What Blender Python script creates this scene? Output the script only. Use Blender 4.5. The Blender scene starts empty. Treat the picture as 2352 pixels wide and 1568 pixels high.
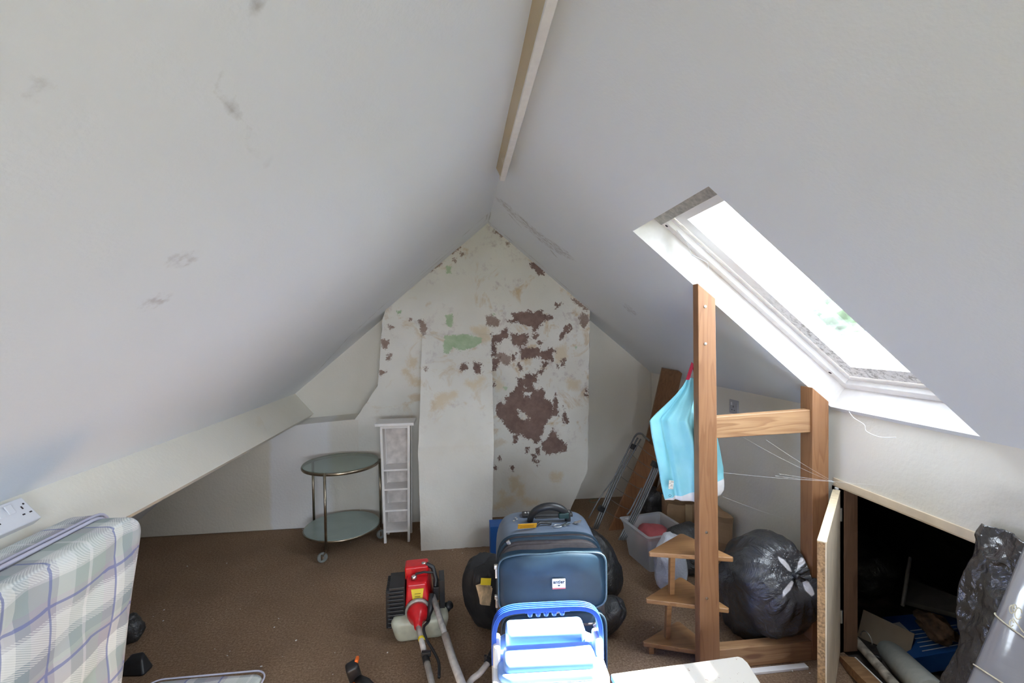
import bpy, bmesh, math, random
import numpy as np
from mathutils import Vector, Matrix, noise
random.seed(7)
SC = bpy.context.scene
COL = SC.collection

# ------------------------------------------------------------------ camera
F_PX, CAM_H, IW, IH = 1060.0, 1.5, 2352, 1568
def _basis(vx=1057.0, vy=765.0, roll=0.8):
    d = Vector(((vx-IW/2)/F_PX, -(vy-IH/2)/F_PX, -1.0)).normalized()
    r = math.radians(roll)
    u = Vector((-math.sin(r), math.cos(r), 0))
    u.z = -(u.x*d.x+u.y*d.y)/d.z
    u.normalize()
    return Matrix((d.cross(u), d, u))           # camera -> world
RB = _basis()
CAM = Vector((0, 0, CAM_H))
cd = bpy.data.cameras.new('camera'); cd.sensor_width = 36; cd.lens = 36*F_PX/IW
cd.clip_start = 0.02; cd.clip_end = 300
cam = bpy.data.objects.new('camera', cd); COL.objects.link(cam)
cam.matrix_world = Matrix.Translation(CAM) @ RB.to_4x4()
SC.camera = cam

# ------------------------------------------------------------------ light
SC.view_settings.view_transform = 'Standard'
SC.view_settings.look = 'None'
SC.view_settings.gamma = 1
SC.view_settings.use_curve_mapping = False
SC.view_settings.exposure = 1.0
SKY = 14.0
w = bpy.data.worlds.new('sky'); SC.world = w; w.use_nodes = True
bg = w.node_tree.nodes['Background']
bg.inputs[0].default_value = (0.81, 0.875, 1.0, 1); bg.inputs[1].default_value = SKY
sd = bpy.data.lights.new('sun', 'SUN'); sd.energy = 46; sd.angle = math.radians(2.0); sd.color = (1.0, 0.97, 0.93)
sun = bpy.data.objects.new('sun', sd); COL.objects.link(sun)
sun.rotation_euler = Vector((-0.92, -0.06, -1.0)).to_track_quat('-Z', 'Y').to_euler()
sun.location = (8, 1, 10)
try:
    SC.cycles.use_denoising = True
    SC.cycles.max_bounces = 10; SC.cycles.diffuse_bounces = 8; SC.cycles.transmission_bounces = 8
    SC.cycles.sample_clamp_indirect = 8
    SC.cycles.caustics_reflective = False; SC.cycles.caustics_refractive = False
except Exception:
    pass

# ------------------------------------------------------------------ room numbers
RX, RZ, SL = 0.233, 2.380, 0.8485          # ridge x, ridge height, slope of both ceilings
SN = Vector((SL, 0, 1)).normalized()       # outward normal of the right slope
SD = Vector((1, 0, -SL)).normalized()      # down the right slope
def zR(x): return RZ-SL*(x-RX)
def zL(x): return RZ-SL*(RX-x)
YB, YG, YC = -1.7, 4.02, 3.72               # back wall, gable, chimney breast front
KX = 1.72                                    # right knee wall
def ray(px, py):
    return RB @ Vector(((px-IW/2)/F_PX, -(py-IH/2)/F_PX, -1.0))
def hit(px, py, axis, val):
    v = ray(px, py); t = (val-CAM[axis])/v[axis]; return CAM+v*t
def aY(px, py, y): return hit(px, py, 1, y)
def aX(px, py, x): return hit(px, py, 0, x)
def aZ(px, py, z=0.0): return hit(px, py, 2, z)

# ------------------------------------------------------------------ materials
class NT:
    def __init__(s, name):
        s.m = bpy.data.materials.new(name); s.m.use_nodes = True
        s.t = s.m.node_tree; s.b = s.t.nodes['Principled BSDF']
    def n(s, typ, **kw):
        nd = s.t.nodes.new(typ)
        for k, v in kw.items():
            if k.startswith('i_'):
                key = k[2:]
                key = int(key) if key.isdigit() else key.replace('_', ' ')
                nd.inputs[key].default_value = v
            else: setattr(nd, k, v)
        return nd
    def l(s, a, b): s.t.links.new(a, b)
    def math(s, op, a, b=None, c=None):
        nd = s.t.nodes.new('ShaderNodeMath'); nd.operation = op
        for i, v in enumerate((a, b, c)):
            if v is None: continue
            if isinstance(v, (int, float)): nd.inputs[i].default_value = v
            else: s.l(v, nd.inputs[i])
        return nd.outputs[0]
    def mix(s, f, a, b, mode='MIX'):
        nd = s.t.nodes.new('ShaderNodeMix'); nd.data_type = 'RGBA'; nd.blend_type = mode
        for sock, v in ((nd.inputs['Factor'], f), (nd.inputs['A'], a), (nd.inputs['B'], b)):
            if isinstance(v, (int, float)): sock.default_value = v
            elif isinstance(v, tuple): sock.default_value = (v[0], v[1], v[2], 1)
            else: s.l(v, sock)
        return nd.outputs['Result']
    def ramp(s, f, stops):
        nd = s.t.nodes.new('ShaderNodeValToRGB'); s.l(f, nd.inputs[0])
        e = nd.color_ramp.elements
        while len(e) < len(stops): e.new(0.5)
        for q, (p, c) in zip(e, stops):
            q.position = p; q.color = (c[0], c[1], c[2], 1) if isinstance(c, tuple) else (c, c, c, 1)
        return nd.outputs[0]
    def coord(s, scale=(1, 1, 1), rot=(0, 0, 0)):
        tc = s.n('ShaderNodeTexCoord'); mp = s.n('ShaderNodeMapping')
        mp.inputs['Scale'].default_value = scale; mp.inputs['Rotation'].default_value = rot
        s.l(tc.outputs['Object'], mp.inputs[0]); return mp.outputs[0]
    def noise(s, vec, scale, detail=4, rough=0.5, dist=0.0):
        nd = s.n('ShaderNodeTexNoise'); s.l(vec, nd.inputs['Vector'])
        nd.inputs['Scale'].default_value = scale; nd.inputs['Detail'].default_value = detail
        nd.inputs['Roughness'].default_value = rough; nd.inputs['Distortion'].default_value = dist
        return nd.outputs[0]
    def bump(s, h, strength=0.2, dist=0.01):
        nd = s.n('ShaderNodeBump'); nd.inputs['Strength'].default_value = strength
        nd.inputs['Distance'].default_value = dist
        s.l(h, nd.inputs['Height']); s.l(nd.outputs[0], s.b.inputs['Normal'])
    def base(s, v):
        if isinstance(v, tuple): s.b.inputs['Base Color'].default_value = (v[0], v[1], v[2], 1)
        else: s.l(v, s.b.inputs['Base Color'])
    def set(s, **kw):
        for k, v in kw.items(): s.b.inputs[k.replace('_', ' ')].default_value = v

def simple(name, col, rough=0.5, var=0.06, nscale=20, bump=0.0, bscale=60, bdist=0.002, **kw):
    t = NT(name); c = t.coord()
    nz = t.noise(c, nscale, 5)
    dark = tuple(max(0, x*(1-2*var)) for x in col); lite = tuple(min(1, x*(1+2*var)) for x in col)
    t.base(t.ramp(nz, [(0.3, dark), (0.7, lite)]))
    t.set(Roughness=rough, **kw)
    if bump: t.bump(t.noise(c, bscale, 4), bump, bdist)
    return t.m

def m_ceiling():
    t = NT('ceiling_paint'); c = t.coord()
    big = t.noise(c, 1.3, 3)
    col = t.ramp(big, [(0.3, (0.76, 0.80, 0.855)), (0.7, (0.785, 0.825, 0.88))])
    at = t.n('ShaderNodeAttribute', attribute_name='crack')
    fine = t.noise(c, 38, 5, 0.7)
    broad = t.noise(c, 6, 3, 0.6)
    d = t.math('ADD', at.outputs['Fac'], t.math('MULTIPLY', t.math('SUBTRACT', fine, 0.5), 0.016))
    k = t.ramp(d, [(0.0, 1.0), (0.011, 0.0)])
    k = t.math('MULTIPLY', k, t.ramp(broad, [(0.36, 0.15), (0.5, 0.8)]))
    col = t.mix(k, col, (0.30, 0.28, 0.26))
    at2 = t.n('ShaderNodeAttribute', attribute_name='stain')
    d2 = t.math('ADD', at2.outputs['Fac'], t.math('MULTIPLY', t.math('SUBTRACT', t.noise(c, 14, 6, 0.75), 0.5), 0.09))
    k2 = t.ramp(d2, [(0.0, 0.45), (0.02, 0.0)])
    k2 = t.math('MULTIPLY', k2, t.ramp(t.noise(c, 45, 4), [(0.42, 0.1), (0.62, 1.0)]))
    col = t.mix(k2, col, (0.36, 0.33, 0.33))
    t.base(col); t.set(Roughness=0.75)
    h = t.math('ADD', t.math('MULTIPLY', t.noise(c, 2.2, 3), 6.0), t.noise(c, 110, 3))
    t.bump(h, 0.16, 0.004)
    return t.m
M = {}
M['ceiling'] = m_ceiling()

def m_wall(name, a, b, stain, amt=0.55):
    t = NT(name); c = t.coord()
    col = t.ramp(t.noise(c, 2.5, 4), [(0.3, a), (0.7, b)])
    k = t.ramp(t.noise(c, 4.2, 7, 0.62, 0.6), [(0.60, 0.0), (0.72, amt)])
    col = t.mix(k, col, stain)
    t.base(col); t.set(Roughness=0.85)
    h = t.math('ADD', t.math('MULTIPLY', t.noise(c, 5, 4), 3.0), t.noise(c, 70, 4))
    t.bump(h, 0.3, 0.004)
    return t.m
M['wall'] = m_wall('wall_paint_cream', (0.74, 0.71, 0.635), (0.78, 0.75, 0.685), (0.64, 0.56, 0.44), 0.12)
M['wall_white'] = m_wall('wall_paint_white', (0.76, 0.75, 0.74), (0.80, 0.79, 0.78), (0.58, 0.53, 0.45), 0.12)
M['purlin'] = m_wall('purlin_paint', (0.76, 0.73, 0.64), (0.80, 0.77, 0.69), (0.70, 0.62, 0.47), 0.35)

def m_gable_low():
    t = NT('lower_wall_paint'); c = t.coord()
    sx = t.n('ShaderNodeSeparateXYZ'); t.l(c, sx.inputs[0])
    cream = t.ramp(t.noise(c, 3, 4), [(0.3, (0.68, 0.64, 0.555)), (0.7, (0.72, 0.68, 0.60))])
    white = t.ramp(t.noise(c, 3, 4), [(0.3, (0.75, 0.74, 0.745)), (0.7, (0.79, 0.785, 0.785))])
    e = t.math('ADD', sx.outputs[0], t.math('MULTIPLY', t.noise(c, 9, 5), 0.05))
    k = t.ramp(t.math('ADD', e, 1.46), [(0.0, 0.0), (0.03, 1.0)])
    k2 = t.ramp(t.math('ADD', e, 1.02), [(0.0, 0.0), (0.05, 0.75)])
    k3 = t.math('MULTIPLY', k, t.math('SUBTRACT', 1.0, k2))
    col = t.mix(k3, cream, white)
    t.base(col); t.set(Roughness=0.85)
    h = t.math('ADD', t.math('MULTIPLY', t.noise(c, 5, 4), 3.0), t.noise(c, 60, 4))
    t.bump(h, 0.35, 0.005)
    return t.m
M['lowwall'] = m_gable_low()

def m_breast():
    t = NT('peeling_chimney_plaster'); c = t.coord()
    base = t.ramp(t.noise(c, 2.6, 5), [(0.3, (0.70, 0.68, 0.625)), (0.7, (0.79, 0.775, 0.73))])
    k = t.ramp(t.noise(c, 5.0, 7, 0.65, 0.8), [(0.55, 0.0), (0.66, 0.7)])
    att = t.n('ShaderNodeAttribute', attribute_name='old')      # how weathered the paint is here
    k = t.math('MULTIPLY', k, att.outputs['Fac'])
    col = t.mix(k, base, (0.60, 0.47, 0.31))
    k = t.math('MULTIPLY', t.ramp(t.noise(c, 9.0, 6, 0.7), [(0.57, 0.0), (0.68, 0.45)]), att.outputs['Fac'])
    col = t.mix(k, col, (0.50, 0.43, 0.43))
    def patch(attr, amp, colr, edge, ns):
        nonlocal col
        a = t.n('ShaderNodeAttribute', attribute_name=attr)
        n1 = t.math('ADD', t.math('MULTIPLY', t.math('SUBTRACT', t.noise(c, ns, 8, 0.75, .6), 0.5), amp), t.math('MULTIPLY', t.math('SUBTRACT', t.noise(c, ns*3.5, 3, 0.6), 0.5), amp*.35))
        d = t.math('ADD', a.outputs['Fac'], n1)
        kk = t.ramp(d, [(0.0, 1.0), (edge, 0.0)])
        col = t.mix(kk, col, colr)
        return kk
    patch('ochre', 0.10, (0.69, 0.60, 0.46), 0.035, 24)
    gr = t.ramp(t.noise(c, 12, 5), [(0.3, (0.34, 0.46, 0.28)), (0.7, (0.50, 0.60, 0.42))])
    patch('green', 0.07, gr, 0.008, 26)
    br = t.ramp(t.noise(c, 13, 6, 0.7), [(0.3, (0.17, 0.105, 0.088)), (0.7, (0.27, 0.185, 0.158))])
    pr = t.ramp(t.noise(c, 13, 6, 0.7), [(0.3, (0.27, 0.19, 0.155)), (0.7, (0.38, 0.30, 0.26))])
    patch('pale', 0.10, pr, 0.008, 34)
    kb = patch('brown', 0.13, br, 0.003, 30)
    t.base(col); t.set(Roughness=0.9)
    h = t.math('ADD', t.math('MULTIPLY', t.noise(c, 6, 5), 2.0), t.noise(c, 60, 5))
    h = t.math('SUBTRACT', h, t.math('MULTIPLY', kb, 0.9))
    t.bump(h, 0.4, 0.004)
    return t.m
M['breast'] = m_breast()

def m_carpet():
    t = NT('brown_carpet'); c = t.coord()
    n1 = t.noise(c, 420, 2, 0.6); n2 = t.noise(c, 95, 5, 0.75); n3 = t.noise(c, 2.0, 4, 0.6)
    f = t.math('ADD', t.math('MULTIPLY', n1, 0.45), t.math('MULTIPLY', n2, 0.55))
    col = t.ramp(f, [(0.36, (0.13, 0.078, 0.048)), (0.5, (0.33, 0.215, 0.138)), (0.66, (0.62, 0.46, 0.32))])
    col = t.mix(t.ramp(n3, [(0.35, 0.45), (0.65, 0.0)]), col, (0.21, 0.135, 0.085))
    t.base(col); t.set(Roughness=1.0)
    t.b.inputs['Specular IOR Level'].default_value = 0.1
    t.bump(f, 0.9, 0.008)
    return t.m
M['carpet'] = m_carpet()

def m_pine(name, axis, light=(0.315, 0.155, 0.070), dark=(0.20, 0.085, 0.034), knots=True, glos=0.5):
    t = NT(name)
    sc = [9.0, 9.0, 9.0]; sc[axis] = 0.9
    c = t.coord(tuple(sc)); c0 = t.coord()
    d = t.noise(c, 1.0, 3, 0.5)
    wv = t.math('FRACT', t.math('MULTIPLY', d, 11.0))
    g = t.ramp(wv, [(0.0, 0.0), (0.55, 0.35), (0.85, 1.0), (1.0, 0.0)])
    fine = [220.0]*3; fine[axis] = 7.0
    fn = t.noise(t.coord(tuple(fine)), 1.0, 3)
    col = t.mix(t.math('MULTIPLY', g, 0.6), light, dark)
    col = t.mix(t.ramp(fn, [(0.4, 0.0), (0.75, 0.35)]), col, dark)
    if knots:
        ks = [13.0]*3; ks[axis] = 3.2
        vo = t.n('ShaderNodeTexVoronoi'); t.l(t.coord(tuple(ks)), vo.inputs['Vector']); vo.inputs['Scale'].default_value = 1.0
        kk = t.ramp(vo.outputs['Distance'], [(0.10, 0.85), (0.2, 0.0)])
        col = t.mix(kk, col, (0.16, 0.065, 0.03))
    col = t.mix(t.ramp(t.noise(c0, 7, 5), [(0.45, 0.0), (0.8, 0.35)]), col, (0.30, 0.16, 0.09))
    t.base(col); t.set(Roughness=glos)
    t.bump(fn, 0.12, 0.002)
    return t.m
M['pineZ'] = m_pine('pine_upright', 2)
M['pineX'] = m_pine('pine_crosswise', 0, (0.42, 0.25, 0.125))
M['pineS'] = m_pine('varnished_pine_shelf', 0, (0.39, 0.205, 0.083), (0.25, 0.11, 0.04), False, 0.35)
M['veneer'] = m_pine('brown_veneer', 2, (0.22, 0.11, 0.05), (0.13, 0.06, 0.025), False, 0.4)
M['chip'] = simple('chipboard', (0.36, 0.22, 0.11), 0.8, 0.25, 120, 0.4, 150)
M['ply'] = simple('pale_board', (0.72, 0.60, 0.45), 0.6, 0.05, 12)
M['jamb'] = m_pine('dark_stud', 2, (0.20, 0.105, 0.06), (0.12, 0.06, 0.03), False, 0.7)
M['white_wood'] = simple('white_painted_wood', (0.80, 0.78, 0.77), 0.55, 0.02, 30, 0.1)
M['washed'] = simple('whitewashed_back', (0.66, 0.62, 0.60), 0.7, 0.10, 18)
M['chrome'] = simple('tarnished_nickel', (0.36, 0.31, 0.235), 0.28, 0.08, 30, Metallic=1.0)
M['steel'] = simple('bright_steel', (0.72, 0.71, 0.69), 0.3, 0.04, 30, Metallic=1.0)
M['airer'] = simple('grey_coated_tube', (0.17, 0.175, 0.18), 0.35, 0.05, 30, Metallic=0.4)
M['blackp'] = simple('black_plastic', (0.018, 0.018, 0.02), 0.42, 0.1, 40)
M['rubber'] = simple('grey_rubber', (0.20, 0.21, 0.20), 0.7, 0.1, 40)
def glassy(name, col, rough, trans, alpha=1.0):
    t = NT(name); t.base(col); t.set(Roughness=rough, Alpha=alpha, IOR=1.45)
    t.b.inputs['Transmission Weight'].default_value = trans
    return t.m
def thin_glass(name, tint, refl=0.10):
    t = NT(name)
    tr = t.n('ShaderNodeBsdfTransparent'); tr.inputs[0].default_value = (*tint, 1)
    gl = t.n('ShaderNodeBsdfGlossy'); gl.inputs['Roughness'].default_value = 0.02
    mx = t.n('ShaderNodeMixShader'); lw = t.n('ShaderNodeLayerWeight'); lw.inputs[0].default_value = 0.35
    fac = t.math('ADD', t.math('MULTIPLY', lw.outputs['Fresnel'], 0.5), refl)
    t.l(fac, mx.inputs[0]); t.l(tr.outputs[0], mx.inputs[1]); t.l(gl.outputs[0], mx.inputs[2])
    t.l(mx.outputs[0], t.t.nodes['Material Output'].inputs[0])
    return t.m
M['pane'] = thin_glass('window_glass', (0.96, 0.98, 0.97), 0.03)
M['glass_top'] = thin_glass('green_glass', (0.74, 0.83, 0.78), 0.12)
M['frost'] = simple('frosted_green_glass', (0.30, 0.37, 0.345), 0.15, 0.03, 8)
M['red'] = simple('red_plastic', (0.62, 0.012, 0.018), 0.28, 0.06, 30, 0.05)
M['tank'] = simple('cream_plastic_tank', (0.52, 0.53, 0.42), 0.4, 0.06, 25)
M['alu'] = simple('dull_aluminium', (0.42, 0.40, 0.37), 0.45, 0.12, 60, 0.2, Metallic=0.35)
M['shaft'] = simple('white_painted_shaft', (0.60, 0.565, 0.53), 0.4, 0.08, 40)
M['shaft_d'] = simple('worn_grey_shaft', (0.36, 0.345, 0.33), 0.4, 0.16, 50)
M['yellow'] = simple('yellow_label', (0.78, 0.60, 0.02), 0.5, 0.03, 30)
M['orange'] = simple('orange_plastic', (0.85, 0.16, 0.02), 0.4, 0.04, 30)
M['tag'] = simple('orange_card_tag', (0.85, 0.42, 0.02), 0.6, 0.04, 30)
M['case'] = simple('navy_nylon', (0.012, 0.032, 0.055), 0.5, 0.10, 12, 0.25, 900, 0.001)
M['case'].node_tree.nodes['Principled BSDF'].inputs['Specular IOR Level'].default_value = 0.28
M['case_top'] = simple('slate_nylon', (0.13, 0.165, 0.225), 0.50, 0.08, 12, 0.25, 900, 0.001)
M['case_pipe'] = simple('worn_navy_piping', (0.03, 0.06, 0.085), 0.5, 0.10, 60)
M['zip'] = simple('zip_tape', (0.042, 0.034, 0.037), 0.6, 0.12, 60, 0.4, 400)
M['cool_blue'] = simple('blue_polypropylene', (0.035, 0.12, 0.56), 0.35, 0.03, 15)
M['cool_lid'] = simple('light_blue_lid', (0.20, 0.36, 0.74), 0.4, 0.02, 15)
M['cool_white'] = simple('white_polypropylene', (0.80, 0.79, 0.80), 0.4, 0.02, 15)
M['white_p'] = simple('white_plastic', (0.74, 0.74, 0.78), 0.35, 0.02, 15)
M['grey_p'] = simple('grey_plastic', (0.40, 0.40, 0.43), 0.45, 0.03, 15)
M['hole'] = simple('socket_slot', (0.03, 0.02, 0.02), 0.8, 0.1, 30)
M['ink'] = simple('dark_ink', (0.05, 0.05, 0.07), 0.7, 0.05, 30)
M['card'] = simple('brown_cardboard', (0.34, 0.215, 0.12), 0.85, 0.10, 9, 0.3, 20, 0.004)
M['card_g'] = simple('grey_brown_cardboard', (0.33, 0.26, 0.19), 0.85, 0.05, 9)
M['box_blue'] = simple('blue_printed_carton', (0.015, 0.10, 0.36), 0.5, 0.05, 9)
M['twine'] = simple('cream_twine', (0.62, 0.56, 0.42), 0.9, 0.1, 60)
M['leaf'] = simple('rusty_cloth', (0.11, 0.065, 0.04), 0.9, 0.4, 16, 0.8, 22, 0.02)
M['paper_roll'] = simple('grey_lining_roll', (0.42, 0.43, 0.39), 0.9, 0.04, 30, 0.2)
M['bark_roll'] = simple('stained_paper_roll', (0.42, 0.37, 0.30), 0.9, 0.28, 22, 0.5, 30, 0.004)
M['dark'] = simple('black_felt', (0.010, 0.010, 0.011), 0.95, 0.3, 8)  # near-black lining of the eaves space
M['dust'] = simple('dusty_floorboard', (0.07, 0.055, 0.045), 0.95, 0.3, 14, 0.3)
M['panel_d'] = simple('grey_panel', (0.16, 0.155, 0.15), 0.7, 0.06, 9)
M['web'] = simple('cobweb_thread', (0.75, 0.75, 0.75), 0.8, 0.02, 9)
M['crumb'] = simple('plaster_crumb', (0.75, 0.72, 0.68), 0.9, 0.05, 90)
M['ribbon'] = simple('red_ribbon', (0.60, 0.02, 0.06), 0.6, 0.05, 30)
M['sunlit_edge'] = simple('sunlit_ply_edge', (0.74, 0.62, 0.42), 0.7, 0.06, 60, 0.3, 90)
M['bag_in'] = simple('spangled_blue_lining', (0.03, 0.12, 0.22), 0.5, 0.45, 120)
M['clearp'] = None

def m_binbag(name, col, rough, tears=False, bscale=9.0, bst=0.5):
    t = NT(name); c = t.coord()
    bc = t.ramp(t.noise(c, 5, 4), [(0.3, tuple(x*0.75 for x in col)), (0.7, tuple(x*1.3 for x in col))])
    if tears:
        a = t.n('ShaderNodeAttribute', attribute_name='tear')
        k = t.ramp(a.outputs['Fac'], [(0.0, 1.0), (0.004, 0.0)])
        bc = t.mix(k, bc, (0.74, 0.72, 0.75))
    t.base(bc); t.set(Roughness=rough)
    t.b.inputs['Specular IOR Level'].default_value = 1.0
    n1 = t.noise(c, bscale, 6, 0.62, 1.2); n2 = t.noise(c, bscale*4.5, 5, 0.6, 0.8)
    r = t.math('ABSOLUTE', t.math('SUBTRACT', n1, 0.5))
    h = t.math('ADD', t.math('MULTIPLY', r, -2.6), t.math('MULTIPLY', n2, 0.5))
    t.bump(h, bst, 0.02)
    return t.m
M['bin'] = m_binbag('black_polythene', (0.026, 0.027, 0.030), 0.32)
M['binT'] = m_binbag('black_polythene_torn', (0.040, 0.041, 0.046), 0.27, True, 6.5, 0.45)
M['foil'] = m_binbag('grey_black_polythene', (0.030, 0.027, 0.029), 0.17, False, 9.0, 0.25)
M['white_bag'] = m_binbag('white_carrier_film', (0.62, 0.64, 0.68), 0.35, False, 11, 0.4)
def m_tub():
    t = NT('cloudy_plastic'); t.base((0.62, 0.64, 0.66)); t.set(Roughness=0.35, Alpha=0.5)
    return t.m
M['tub'] = m_tub()
M['pinkred'] = simple('pink_red_cloth', (0.46, 0.10, 0.11), 0.8, 0.1, 14)

def m_giftbag():
    t = NT('turquoise_gift_bag'); c = t.coord()
    a = t.n('ShaderNodeAttribute', attribute_name='white')
    col = t.ramp(t.noise(c, 6, 4), [(0.3, (0.20, 0.56, 0.66)), (0.7, (0.30, 0.68, 0.77))])
    col = t.mix(t.ramp(a.outputs['Fac'], [(0.49, 0.0), (0.51, 1.0)]), col, (0.72, 0.71, 0.71))
    b = t.n('ShaderNodeAttribute', attribute_name='print')
    pr = t.ramp(t.noise(c, 70, 4, 0.7), [(0.42, (0.02, 0.07, 0.16)), (0.6, (0.22, 0.62, 0.72))])
    col = t.mix(t.ramp(b.outputs['Fac'], [(0.49, 0.0), (0.51, 1.0)]), col, pr)
    t.base(col); t.set(Roughness=0.42)
    t.bump(t.noise(c, 16, 5, 0.6, 0.8), 0.25, 0.01)
    return t.m
M['gift'] = m_giftbag()

def m_plaid(name, ua, va, mat_scale=1.0, uoff=0.0, voff=0.0, xs=0.0):
    """woven check ticking; ua/va: vectors giving the two weave directions"""
    t = NT(name); c = t.coord()
    def dot(v):
        d = t.n('ShaderNodeVectorMath', operation='DOT_PRODUCT'); t.l(c, d.inputs[0]); d.inputs[1].default_value = v
        return d.outputs['Value']
    wob = t.math('MULTIPLY', t.math('SUBTRACT', t.noise(c, 5, 2), 0.5), 0.02)
    u = t.math('ADD', t.math('ADD', dot(ua), uoff), wob); v = t.math('ADD', t.math('ADD', dot(va), voff), wob)
    fu = t.math('FRACT', t.math('ADD', t.math('DIVIDE', u, 0.34*mat_scale), 10.0))
    fv = t.math('FRACT', t.math('ADD', t.math('DIVIDE', v, 0.362*mat_scale), 10.0))
    W = (0.66, 0.68, 0.65); G = (0.40, 0.47, 0.44); L = (0.42, 0.40, 0.445); DG = (0.28, 0.34, 0.37); P = (0.72, 0.73, 0.71); B = (0.15, 0.18, 0.40)
    def bands(f, st):
        nd = t.n('ShaderNodeValToRGB'); t.l(f, nd.inputs[0]); nd.color_ramp.interpolation = 'CONSTANT'
        e = nd.color_ramp.elements
        while len(e) < len(st): e.new(0.5)
        for q, (p, cc) in zip(e, st): q.position = p; q.color = (*cc, 1)
        return nd.outputs[0]
    cu = bands(fu, [(0.0, L), (0.16, W), (0.30, G), (0.42, P), (0.45, G), (0.60, L), (0.72, P), (0.75, W), (0.82, DG), (0.93, L)])
    cv = bands(fv, [(0.0, L), (0.10, G), (0.25, W), (0.36, P), (0.40, L), (0.58, G), (0.62, DG), (0.78, W), (0.90, P), (0.94, L)])
    col = t.mix(0.5, cu, cv)
    # twill hatching
    hu = t.math('FRACT', t.math('MULTIPLY', t.math('ADD', u, t.math('MULTIPLY', v, 1.6)), 110.0))
    zone = t.math('MULTIPLY', t.math('GREATER_THAN', fv, 0.72), t.math('LESS_THAN', fv, 0.97))
    zone2 = t.math('MULTIPLY', t.math('GREATER_THAN', fv, 0.27), t.math('LESS_THAN', fv, 0.40))
    zone = t.math('MAXIMUM', zone, zone2)
    k = t.math('MULTIPLY', t.math('GREATER_THAN', hu, 0.5), t.math('MULTIPLY', zone, 0.55))
    col = t.mix(k, col, (0.80, 0.81, 0.78))
    def line(f, p, w_): return t.math('LESS_THAN', t.math('ABSOLUTE', t.math('SUBTRACT', f, p)), w_)
    lu = t.math('MAXIMUM', line(fu, 0.10, 0.011), line(fu, 0.72, 0.011))
    lv = t.math('MAXIMUM', line(fv, 0.04, 0.013), line(fv, 0.54, 0.013))
    col = t.mix(t.math('MULTIPLY', t.math('MAXIMUM', lu, lv), 0.72), col, B)
    t.base(col); t.set(Roughness=0.85)
    t.bump(t.noise(c, 30, 4), 0.12, 0.004)
    return t.m

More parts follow.
